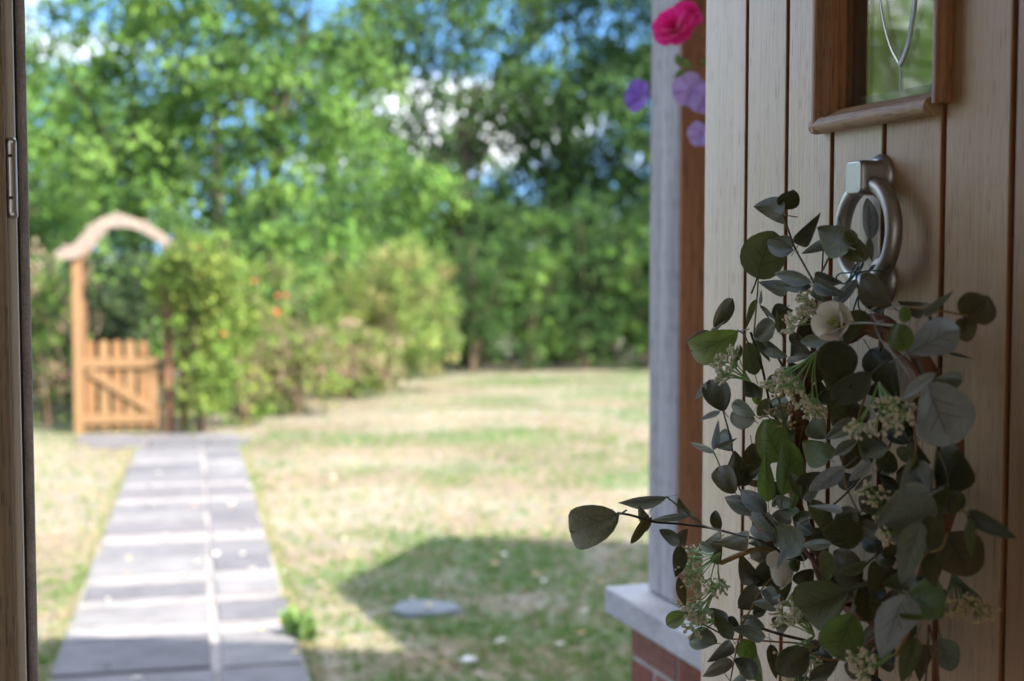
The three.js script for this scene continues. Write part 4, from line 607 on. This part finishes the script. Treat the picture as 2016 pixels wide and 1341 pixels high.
// ---------------------------------------------------------------- hanging basket by the post
{
  const c = at(1560, -40, 2.8), b = thing('hanging_basket', 'trailing pink and purple petunias in a basket hanging beside the porch post', 'flower basket', c);
  const toL = (px, py, d) => at(px, py, d).sub(c);
  const bowl = new THREE.SphereGeometry(0.15, 24, 12, 0, 6.283, Math.PI / 2, Math.PI / 2); mesh('bowl', bowl, std([0.12, 0.08, 0.05], 1, { side: THREE.DoubleSide }), b);
  const soil = new THREE.CircleGeometry(0.148, 24); soil.rotateX(-Math.PI / 2); soil.translate(0, -0.01, 0); mesh('soil', soil, std([0.05, 0.035, 0.025], 1), b);
  for (let k = 0; k < 3; k++) { const a = k * 2.094; mesh('chain', tube([V(Math.cos(a) * 0.15, 0, Math.sin(a) * 0.15), V(Math.cos(a) * 0.08, 0.22, Math.sin(a) * 0.08), V(0, 0.45, 0)], 0.002, 8, 5), metalMat, b); }
  mesh('bracket', tube([V(0, 0.45, 0), V(0, 0.47, 0), toL(1390, -330, 2.85)], 0.006, 12, 6), std([0.03, 0.03, 0.03], 0.5), b);
  const green = phys([0.12, 0.2, 0.05], 1, { transmission: 0.3, side: THREE.DoubleSide });
  const bloom = (p, s, col, dir, seed, double) => {
    const f = rng(seed), g = new THREE.Group(), mats = phys(col, 1, { transmission: 0.35, side: THREE.DoubleSide }); g.name = 'bloom'; g.position.copy(p); g.quaternion.setFromUnitVectors(V(0, 1, 0), dir.normalize()); b.add(g);
    for (let l = 0; l < (double ? 3 : 1); l++) for (let k = 0; k < 5; k++) {
      const pos = [], idx = [], N = 6, M = 6, a0 = k * 1.2566 + l * 0.6 + f() * 0.3, up = l * 0.28;
      for (let j = 0; j <= M; j++) for (let i = 0; i <= N; i++) { const t = j / M, u = i / N * 2 - 1, a = a0 + u * 0.72, r = s * (0.08 + 0.92 * t * (1 - 0.16 * u * u)) * (1 - l * 0.22); pos.push(Math.cos(a) * r, s * (-0.5 * (1 - t) * (1 - t) + up * t + 0.07 * Math.sin(u * 6 + f() + k) * t), Math.sin(a) * r); }
      for (let j = 0; j < M; j++) for (let i = 0; i < N; i++) { const a = j * (N + 1) + i; idx.push(a, a + 1, a + N + 1, a + 1, a + N + 2, a + N + 1); }
      const q = new THREE.BufferGeometry(); q.setAttribute('position', new THREE.Float32BufferAttribute(pos, 3)); q.setIndex(idx); q.computeVertexNormals(); mesh('petal', q, mats, g);
    }
  };
  const pink = [0.82, 0.03, 0.33], lilac = [0.48, 0.38, 0.75], purple = [0.2, 0.1, 0.42];
  bloom(toL(1326, 52, 2.62), 0.042, pink, V(-0.4, 0.35, 0.85), 1, true); bloom(toL(1352, 30, 2.64), 0.03, pink, V(0.1, 0.3, 1), 2, true);
  bloom(toL(1356, 176, 2.63), 0.033, lilac, V(-0.3, -0.1, 0.9), 3); bloom(toL(1254, 188, 3.1), 0.038, purple, V(-0.7, 0.1, 0.6), 4); bloom(toL(1376, 264, 2.62), 0.024, lilac, V(-0.5, -0.2, 0.8), 5); bloom(toL(1384, 195, 2.66), 0.028, lilac, V(-0.1, -0.2, 0.9), 6);
  const st = (pts) => mesh('stem', tube(pts.map((q) => toL(...q)), 0.0016, 14, 5), green, b);
  st([[1440, 20, 2.7], [1400, 80, 2.64], [1368, 68, 2.64], [1340, 55, 2.64]]); st([[1450, 60, 2.7], [1410, 110, 2.66], [1356, 150, 2.66], [1356, 172, 2.66]]); st([[1440, 90, 2.7], [1410, 200, 2.66], [1385, 240, 2.64], [1378, 262, 2.63]]); st([[1460, -20, 2.95], [1340, 120, 3.12], [1280, 160, 3.12], [1258, 186, 3.12]]);
  const lf = LG.e[0]; for (const [x, y, d, ang] of [[1340, 130, 2.66, 0.4], [1350, 140, 2.66, 2], [1345, 118, 2.66, 4], [1400, 130, 2.68, 1], [1420, 60, 2.68, 2.5], [1430, 200, 2.7, 5], [1300, 150, 3.1, 1.2]]) { const m = mesh('leaf', lf, green, b); m.position.copy(toL(x, y, d)); m.rotation.set(0.3, 0.4, ang); m.scale.set(0.016, 0.026, 0.02); }
}

// ---------------------------------------------------------------- gate and arch
const GD = 15.3, gateC = gnd(236, 852);
const mPerPx = -gateC.z / FPX;
const sunWood = std([0.43, 0.25, 0.115], 0.85, { map: clone(grainTex, 4, 1), bumpMap: clone(grainBump, 4, 1), bumpScale: 0.003 }), sunWood2 = std([0.37, 0.19, 0.08], 0.85, { map: clone(grainTex, 4, 1) }), paleWood = std([0.44, 0.35, 0.29], 0.9, { map: clone(grainTex, 4, 1) }), oldWood = std([0.27, 0.14, 0.075], 0.9, { map: clone(grainTex, 4, 1) });
{
  const g = thing('garden_gate', 'low picket gate of sunlit orange wood at the end of the path', 'gate', gateC, -PA);
  const X = (px) => (px - 236) * mPerPx, Y = (py) => (852 - py) * mPerPx;
  [182, 208, 233, 258, 283, 302].forEach((px, i) => {
    const w = 0.088, top = Y(i === 5 ? 700 : 668), s = new THREE.Shape(); s.moveTo(-w / 2, 0.04); s.lineTo(w / 2, 0.04); s.lineTo(w / 2, top - w / 2); s.absarc(0, top - w / 2, w / 2, 0, Math.PI, false); s.lineTo(-w / 2, 0.04);
    const q = boxUV(new THREE.ExtrudeGeometry(s, { depth: 0.02, bevelEnabled: true, bevelThickness: 0.003, bevelSize: 0.003, bevelSegments: 1, curveSegments: 8 }), 1, R(), R()); const m = mesh('picket', q, i % 2 ? sunWood : sunWood2, g); m.position.set(X(px), 0, 0);
  });
  for (const [py] of [[712], [822]]) { const m = mesh('rail', boxUV(box(X(306) - X(168), 0.105, 0.035, 0.004), 1), sunWood, g); m.rotation.z = 0; m.position.set((X(306) + X(168)) / 2, Y(py), 0.042); }
  const len = Math.hypot(X(300) - X(180), Y(808) - Y(728)), br = mesh('brace', boxUV(box(len, 0.085, 0.03, 0.004), 1), sunWood, g); br.rotation.z = Math.atan2(Y(808) - Y(728), X(300) - X(180)); br.position.set(X(240), Y(767), 0.041);
  const lt = mesh('latch', box(0.12, 0.03, 0.02, 0.005), std([0.04, 0.04, 0.04], 0.5, { metalness: 0.8 }), g); lt.position.set(X(312), Y(716), 0.06);
  const a = thing('garden_arch', 'weathered timber garden arch with a curved top above the picket gate', 'arch', gateC, -PA);
  const post = (px, z, py, mat, w = 0.1) => { const h = Y(py), m = mesh('post', boxUV(box(w, h + 0.1, w, 0.006), 1), mat, a); m.position.set(X(px), h / 2 - 0.05, z); };
  post(160, 0.02, 492, sunWood); post(331, 0.02, 480, oldWood); post(160, -0.6, 492, oldWood); post(361, -0.1, 500, oldWood, 0.09); post(331, -0.6, 480, oldWood);
  for (const z of [0.1, -0.68]) {
    // swan-neck beam: a board cut to an S at each side of the crown
    const up = [[122, 492], [150, 484], [172, 462], [192, 440], [216, 426], [240, 422], [268, 428], [296, 440], [322, 456], [350, 478], [376, 486]], lo = [[376, 504], [345, 500], [318, 476], [292, 458], [262, 446], [236, 444], [212, 452], [196, 468], [180, 490], [160, 506], [124, 508]];
    const s = new THREE.Shape(); up.forEach(([x, y], i) => i ? 0 : s.moveTo(X(x), Y(y))); s.splineThru(up.slice(1).map(([x, y]) => new THREE.Vector2(X(x), Y(y)))); s.lineTo(X(lo[0][0]), Y(lo[0][1])); s.splineThru(lo.slice(1).map(([x, y]) => new THREE.Vector2(X(x), Y(y)))); s.closePath();
    const q = boxUV(new THREE.ExtrudeGeometry(s, { depth: 0.05, bevelEnabled: true, bevelThickness: 0.004, bevelSize: 0.004, bevelSegments: 1, curveSegments: 6 }), 1), m = mesh('arch_beam', q, paleWood, a); m.position.z = z - 0.025;
  }
  for (const [px, py] of [[140, 488], [185, 450], [238, 424], [292, 440], [345, 478]]) { const m = mesh('cross_bar', boxUV(box(0.05, 0.04, 0.86, 0.004)), paleWood, a); m.position.set(X(px), Y(py) + 0.022, -0.29); }
}

// ---------------------------------------------------------------- shrubs and trees
const leafletGeo = (() => {   // a folded leaf
  const g = new THREE.BufferGeometry(); g.setAttribute('position', new THREE.Float32BufferAttribute([0, 0, 0, -0.32, 0.45, 0.08, 0, 0.5, -0.02, 0.32, 0.45, 0.08, 0, 1, 0.06], 3));
  g.setIndex([0, 2, 1, 0, 3, 2, 1, 2, 4, 2, 3, 4]); g.computeVertexNormals(); return g;
})();
const spikyGeo = (() => { const g = leafletGeo.clone(); g.scale(0.45, 1.4, 0.6); g.computeVertexNormals(); return g; })();
const foliageMat = phys([1, 1, 1], 1, { transmission: 0.3, side: THREE.DoubleSide, specularIntensity: 0.5 });
const trunkMat = std([0.13, 0.095, 0.07], 0.95, { map: clone(grainTex, 2, 2), bumpMap: clone(grainBump, 2, 2), bumpScale: 0.02 });
const twigMat = std([0.22, 0.15, 0.1], 0.95);
const PAL = { hedgeShade: [[0.035, 0.06, 0.022], [0.045, 0.075, 0.025], [0.028, 0.048, 0.02]], fresh: [[0.135, 0.265, 0.045], [0.1, 0.21, 0.036], [0.185, 0.315, 0.06], [0.055, 0.12, 0.026]], deep: [[0.052, 0.12, 0.026], [0.036, 0.085, 0.02], [0.078, 0.155, 0.034]], yellow: [[0.26, 0.31, 0.075], [0.2, 0.28, 0.06], [0.32, 0.29, 0.11], [0.14, 0.22, 0.045]], dry: [[0.32, 0.21, 0.14], [0.2, 0.24, 0.06], [0.15, 0.24, 0.04], [0.24, 0.28, 0.07], [0.34, 0.26, 0.17]], hips: [[0.15, 0.25, 0.035], [0.2, 0.29, 0.05], [0.25, 0.3, 0.06], [0.12, 0.19, 0.03]] };  // the darkest leaf set stands in for the shade behind the gate
function scatter(parent, name, blobs, nClump, per, clumpR, size, pal, seed, geo = leafletGeo) {
  const f = rng(seed), N = nClump * per, im = new THREE.InstancedMesh(geo, foliageMat, N), m4 = new THREE.Matrix4(), q = new THREE.Quaternion(), e = new THREE.Euler(); let n = 0;
  const tot = blobs.reduce((s, b) => s + b[3] * b[4] * b[5], 0);
  for (let c = 0; c < nClump; c++) {
    let k = f() * tot, b = blobs[0]; for (const x of blobs) { k -= x[3] * x[4] * x[5]; if (k <= 0) { b = x; break; } }
    const th = f() * 6.283, u = f() * 2 - 1, s = Math.sqrt(1 - u * u), r = Math.pow(f(), 0.45);
    const cx = b[0] + b[3] * r * s * Math.cos(th), cy = b[1] + b[4] * r * u, cz = b[2] + b[5] * r * s * Math.sin(th), tint = pal[Math.floor(f() * pal.length)], cr = clumpR * rr(0.6, 1.3, f), tv = rr(0.8, 1.25, f);
    for (let i = 0; i < per; i++) {
      const t2 = f() * 6.283, u2 = f() * 2 - 1, s2 = Math.sqrt(1 - u2 * u2), r2 = cr * Math.pow(f(), 0.5), sz = size * rr(0.65, 1.35, f);
      e.set(rr(-1.3, 1.3, f), f() * 6.283, rr(-1.3, 1.3, f)); q.setFromEuler(e);
      m4.compose(V(cx + r2 * s2 * Math.cos(t2), Math.max(0.02, cy + r2 * u2 * 0.8), cz + r2 * s2 * Math.sin(t2)), q, V(sz, sz, sz)); im.setMatrixAt(n, m4);
      const v = tv * rr(0.8, 1.2, f); im.setColorAt(n, lin(tint[0] * v, tint[1] * v, tint[2] * v)); n++;
    }
  }
  im.name = name; im.userData.kind = 'stuff'; im.castShadow = im.receiveShadow = true; parent.add(im); return im;
}
function shrub(px, py, wpx, hpx, pal, seed, label, opt = {}) {
  const p = opt.pos ?? gnd(px, py), k = -p.z / FPX, w = opt.w ?? wpx * k / 2, h = opt.h ?? hpx * k, f = rng(seed);
  const t = thing(opt.name ?? 'garden_shrub', label, opt.cat ?? 'shrub', p, 0, opt.group);
  const blobs = opt.blobs ?? [[0, h * 0.36, 0, w, h * 0.38, w * 0.8], [w * 0.2, h * 0.66, 0, w * 0.75, h * 0.33, w * 0.7], [-w * 0.35, h * 0.55, w * 0.2, w * 0.6, h * 0.36, w * 0.5]];
  const vol = w * w * h;
  scatter(t, 'foliage', blobs, Math.round(opt.n ?? clamp(vol * 75, 60, 420)), opt.per ?? 30, opt.cr ?? 0.2, opt.size ?? 0.075, pal, seed, opt.geo);
  const br = []; for (let i = 0; i < 9; i++) { const a = f() * 6.283, r = w * rr(0.3, 0.85, f), hh = h * rr(0.55, 0.95, f); br.push(taper([V(rr(-0.08, 0.08, f), -0.03, rr(-0.08, 0.08, f)), V(Math.cos(a) * r * 0.35, hh * 0.5, Math.sin(a) * r * 0.35), V(Math.cos(a) * r, hh, Math.sin(a) * r)], 0.018, 0.004, 8, 5)); }
  mesh('branches', mergeGeometries(br), twigMat, t);
  if (opt.twigs) { const tw = []; for (let i = 0; i < opt.twigs; i++) { const a = f() * 6.283, r = w * Math.sqrt(f()) * 1.05, y = h * rr(0.1, 0.75, f), s = V(Math.cos(a) * r, y, Math.sin(a) * r * 0.8); tw.push(tube([s, s.clone().add(V(rr(-0.12, 0.12, f), rr(0.05, 0.25, f), rr(-0.1, 0.1, f))), s.clone().add(V(rr(-0.25, 0.25, f), rr(0.1, 0.45, f), rr(-0.2, 0.2, f)))], 0.006, 4, 4)); } const tm = mesh('dry_twigs', mergeGeometries(tw), twigMat, t); tm.userData.kind = 'stuff'; }
  if (opt.fruit) { const fr = []; for (let i = 0; i < opt.fruit; i++) { const g = new THREE.SphereGeometry(0.022, 8, 6); g.translate(rr(-w, w, f), h * rr(0.45, 0.95, f), w * rr(0.5, 0.95, f)); fr.push(g); } const fm = mesh('rose_hips', mergeGeometries(fr), std([0.62, 0.12, 0.04], 0.5), t); fm.userData.kind = 'stuff'; }
  return t;
}
function tree(pos, h, blobs, pal, seed, label, opt = {}) {
  const t = thing(opt.name ?? 'garden_tree', label, 'tree', pos, 0, opt.group), f = rng(seed), tr = opt.trunk ?? 0.2, lean = opt.lean ?? 0;
  mesh('trunk', taper([V(0, -0.1, 0), V(lean * 0.3, h * 0.3, 0), V(lean, h * 0.65, 0)], tr, tr * 0.45, 14, 9), trunkMat, t);
  blobs.forEach((b) => { const y0 = h * rr(0.25, 0.5, f); mesh('limb', taper([V(lean * 0.5, y0, 0), V(b[0] * 0.4 + lean * 0.4, (y0 + b[1]) / 2, b[2] * 0.4), V(b[0], b[1] + b[4] * 0.2, b[2])], tr * 0.45, 0.02, 10, 6), trunkMat, t); });
  scatter(t, 'crown', blobs, opt.n ?? 300, opt.per ?? 44, opt.cr ?? 0.42, opt.size ?? 0.11, pal, seed, opt.geo); return t;
}
shrub(95, 838, 190, 370, [...PAL.fresh, ...PAL.dry], 301, 'twiggy green bush at the left edge of the gate arch', { twigs: 90 });
shrub(-110, 838, 300, 380, PAL.fresh, 302, 'leafy hedge bush beyond the door frame at the far left');
shrub(396, 850, 120, 400, PAL.hips, 303, 'climbing rose spilling over the right post of the arch', { fruit: 5, cat: 'climber', name: 'climbing_rose', n: 150, blobs: [[0.05, 1.8, 0.15, 0.42, 0.4, 0.35], [0.0, 1.35, 0.05, 0.36, 0.5, 0.3], [0.12, 0.5, 0.1, 0.28, 0.5, 0.3], [-0.36, 1.6, -0.1, 0.26, 0.3, 0.2]] });
shrub(480, 838, 220, 380, PAL.hips, 304, 'rose bush with orange hips just right of the arch', { fruit: 12, twigs: 60 });
shrub(580, 815, 240, 190, PAL.dry, 305, 'brown twiggy dried bush at the lawn edge', { twigs: 70, n: 130 });
shrub(690, 785, 200, 150, PAL.dry, 306, 'pinkish faded shrub in front of the yellow green bush', { twigs: 60, n: 130 });
shrub(745, 770, 330, 310, PAL.yellow, 307, 'feathery yellow green bush with wispy tips behind the lawn', { geo: spikyGeo, size: 0.1, twigs: 50, n: 300 });
shrub(840, 745, 130, 190, PAL.fresh, 308, 'bright green low bush beside the feathery bush');
shrub(930, 735, 170, 300, PAL.deep, 309, 'dark green hedge bush right of the bright low bush');
shrub(1040, 730, 190, 330, [...PAL.deep, ...PAL.fresh], 310, 'mixed green hedge bush in the middle of the right hedge');
shrub(1150, 728, 190, 350, PAL.deep, 311, 'dense dark hedge bush left of the porch post', {});
shrub(1270, 728, 190, 330, [...PAL.deep, ...PAL.fresh], 312, 'hedge bush half hidden by the porch post');
shrub(1400, 730, 220, 330, PAL.deep, 313, 'hedge bush hidden behind the open door');
const hedgeAt = (px, d, w, h, pal, seed, label, o = {}) => { const p = at(px, 600, d); p.y = groundY(p.x, p.z); shrub(0, 0, 0, 0, pal, seed, label, { pos: p, w, h, n: Math.round(w * h * 26), per: 40, cr: 0.42, size: 0.14, name: 'tall_hedge', cat: 'hedge', group: 'hedge behind the garden', blobs: [[0, h * 0.45, 0, w, h * 0.5, 0.9], [-w * 0.5, h * 0.5, 0, w * 0.5, h * 0.5, 0.9], [w * 0.5, h * 0.5, 0, w * 0.5, h * 0.5, 0.9], [0, h * 0.2, 0.1, w, h * 0.22, 0.8]], ...o }); };
hedgeAt(40, 19, 1.6, 2.3, PAL.fresh, 330, 'tall hedge left of the arch, behind the twiggy bush');
hedgeAt(238, 17.4, 0.8, 1.9, PAL.hedgeShade, 331, 'hedge showing through the arch above the gate, darkened to stand for shade');  // added behind the gate, its leaf colour standing in for deep shade there
hedgeAt(430, 18.2, 1.3, 2.7, PAL.fresh, 332, 'hedge behind the rose bush right of the arch', { cr: 0.3, size: 0.1 });
hedgeAt(590, 24.5, 1.8, 3.3, PAL.fresh, 333, 'hedge above the brown twiggy bush', { cr: 0.35, size: 0.11 });
hedgeAt(820, 29.5, 1.9, 3.4, PAL.deep, 334, 'dark hedge behind the feathery yellow bush');
hedgeAt(960, 31, 1.8, 3.7, [...PAL.deep, ...PAL.fresh], 335, 'hedge below the tall dark central tree');
hedgeAt(1080, 31.5, 1.8, 3.9, PAL.deep, 336, 'hedge below the tree with the thick trunk');
hedgeAt(1210, 31, 1.8, 3.8, [...PAL.deep, ...PAL.fresh], 337, 'hedge directly left of the porch post');
hedgeAt(1360, 31, 2.0, 3.8, PAL.deep, 338, 'hedge behind the porch post');
hedgeAt(300, 36, 4.5, 3.6, PAL.deep, 339, 'far dark hedge behind the gate');
hedgeAt(700, 37, 4.0, 4.2, PAL.deep, 340, 'far dark hedge in the middle of the garden end');
hedgeAt(1100, 38, 4.2, 4.6, PAL.deep, 341, 'far dark hedge at the right of the garden end');
const P3 = (px, d) => { const p = at(px, 600, d); p.y = groundY(p.x, p.z); return p; };
const T = (px, d, h, blobs, pal, seed, label, opt) => tree(P3(px, d), h, blobs, pal, seed, label, opt);
T(270, 19.8, 6.5, [[0, 3.2, 0, 1.5, 1.1, 1.2], [-0.9, 4.4, 0.2, 1.2, 1.0, 1], [0.9, 4.6, 0, 1.4, 1.1, 1.2], [0, 5.9, 0, 1.6, 1.1, 1.3], [0.6, 2.6, 0.3, 0.9, 0.7, 0.8]], PAL.fresh, 401, 'bright leafy tree rising directly behind the gate arch', { n: 290, per: 30, cr: 0.36, size: 0.125, trunk: 0.12 });
T(540, 19.5, 6.5, [[0, 2.6, 0.2, 1.5, 1.2, 1.1], [0.4, 4.1, 0, 1.5, 1.1, 1.2], [-0.9, 5.2, 0, 1.2, 1.0, 1], [0.7, 5.9, 0, 1.4, 1.0, 1.1]], PAL.fresh, 402, 'bright green tree in the middle of the garden edge', { n: 270, per: 30, cr: 0.36, size: 0.125, trunk: 0.12 });
T(720, 26, 5.2, [[0, 2.2, 0.2, 1.4, 1.1, 1], [0.3, 3.5, 0, 1.3, 0.9, 1], [0.9, 3.2, 0.2, 0.9, 0.7, 0.8]], PAL.fresh, 403, 'rounded light green tree above the feathery bush', { n: 200, per: 30, cr: 0.36, size: 0.125, trunk: 0.1 });
T(60, 24, 5.5, [[0, 3.0, 0, 1.6, 1.2, 1.2], [0.5, 4.6, 0, 1.3, 0.9, 1.2]], PAL.fresh, 404, 'tree at the far left beneath the open patch of sky', { n: 190 });
T(880, 30, 9, [[-1.2, 4.6, 0, 1.8, 1.4, 1.5], [1.2, 5.6, 0, 2.0, 1.4, 1.6], [0, 7.4, 0, 2.2, 1.3, 1.8], [-1.5, 6.6, 0, 1.5, 1.1, 1.3], [0.3, 3.4, 0, 2.0, 1.0, 1.4]], PAL.deep, 405, 'tall dark tree at the centre right behind the hedge', { n: 380, per: 36, size: 0.15, cr: 0.46, trunk: 0.24, lean: 0.6 });
T(1110, 31, 9.5, [[-1.0, 5.2, 0, 1.7, 1.3, 1.5], [1.2, 6.4, 0, 1.9, 1.3, 1.6], [0, 8, 0, 2.4, 1.2, 1.8], [0.6, 4.2, 0, 1.7, 1.0, 1.4], [-0.4, 3.4, 0, 1.6, 0.9, 1.2]], PAL.deep, 406, 'tall dark tree with a thick trunk near the porch post', { n: 380, per: 36, size: 0.15, cr: 0.46, trunk: 0.28 });
T(1340, 30, 9, [[-1, 5.2, 0, 1.8, 1.4, 1.5], [1, 6.6, 0, 2, 1.4, 1.6], [-0.2, 8.2, 0, 2, 1.2, 1.5], [-0.6, 3.6, 0, 1.8, 1.0, 1.3]], PAL.deep, 407, 'dark tree partly hidden behind the porch post', { n: 330, per: 36, size: 0.15, cr: 0.46 });
T(430, 30, 9, [[-1.4, 5.0, 0, 2, 1.4, 1.5], [1.6, 6.0, 0, 2, 1.4, 1.5], [0, 7.6, 0, 2.4, 1.3, 1.6]], PAL.deep, 408, 'darker tree seen through the gaps of the bright trees', { n: 130, size: 0.14, cr: 0.5 });
T(150, 31, 6, [[0, 3.4, 0, 2.4, 1.3, 1.5], [1.4, 4.6, 0, 1.8, 1.1, 1.5]], PAL.deep, 409, 'dark low tree far behind the gate', { n: 200, size: 0.14, cr: 0.5 });
T(650, 33, 8, [[-1.6, 3.6, 0, 2.2, 1.4, 1.5], [1.4, 4.4, 0, 2.2, 1.4, 1.5], [0.4, 6.8, 0, 2.4, 1.2, 1.5]], PAL.deep, 410, 'distant dark tree between the middle trees', { n: 150, size: 0.14, cr: 0.5 });
// the garden goes on to the left, where the door glass mirrors it
[[-12, -11, 5.5, 'fresh'], [-15, -14.5, 6, 'fresh'], [-10.5, -15.5, 5, 'deep'], [-17, -9.5, 6, 'deep']].forEach(([x, z, h, pal], i) => tree(V(x, groundY(x, z), z), h, [[0, h * 0.4, 0, 1.9, h * 0.26, 1.9], [0.6, h * 0.7, 0, 1.6, h * 0.24, 1.6], [-0.8, h * 0.6, 0.3, 1.3, h * 0.2, 1.3]], PAL[pal], 420 + i, ['leafy tree beyond the left edge nearest the house', 'leafy tree beyond the left edge, second from the house', 'dark tree beyond the left edge close to the gate', 'dark tree beyond the left edge farthest from the path'][i], { n: 200 }));
[[-9.5, -8.5], [-11.5, -6], [-8.2, -12]].forEach(([x, z], i) => shrub(0, 0, 0, 0, i % 2 ? PAL.yellow : PAL.fresh, 440 + i, ['round shrub left of the lawn outside the frame', 'yellowish shrub left of the house outside the frame', 'green shrub left of the gate outside the frame'][i], { pos: V(x, groundY(x, z), z), w: 1.1, h: 1.9 }));

// ---------------------------------------------------------------- small things on the lawn
{
  const p = gnd(838, 1207); p.y += 0.012;
  const g = new THREE.CylinderGeometry(0.155, 0.165, 0.03, 28, 1); { const a = g.attributes.position; for (let i = 0; i < a.count; i++) { const t = Math.atan2(a.getZ(i), a.getX(i)), k = 1 + 0.05 * Math.sin(t * 3 + 1) + 0.03 * Math.sin(t * 7); a.setX(i, a.getX(i) * k); a.setZ(i, a.getZ(i) * k * 0.8); } g.computeVertexNormals(); }
  const s = mesh('stepping_stone', g, std([0.2, 0.22, 0.24], 0.8, { map: speckTex })); s.position.copy(p); tag(s, 'flat grey stone set in the shaded lawn', 'stone');
  const q = gnd(922, 1307); q.y += 0.012; const pg = new THREE.DodecahedronGeometry(0.03, 1); pg.scale(1.1, 0.5, 0.8); const w = mesh('pebble', pg, std([0.75, 0.76, 0.77], 0.6)); w.position.copy(q); tag(w, 'small whitish pebble on the shaded lawn', 'pebble');
  const wp = gnd(598, 1268), wd = thing('weed', 'bright green leafy weed beside the path edge', 'weed', wp); const f = rng(9);
  for (let i = 0; i < 26; i++) { const m = mesh('leaf', LG.e[i % 5], phys([0.2, 0.34, 0.06], 1, { transmission: 0.35, side: THREE.DoubleSide }), wd), a = f() * 6.283, r = rr(0, 0.07, f); m.position.set(Math.cos(a) * r, rr(0.0, 0.05, f), Math.sin(a) * r); m.rotation.set(rr(0.2, 0.9, f), a, 0, 'YXZ'); m.scale.set(0.045, rr(0.08, 0.14, f), 0.06); }
}
renderer.render(scene, camera);
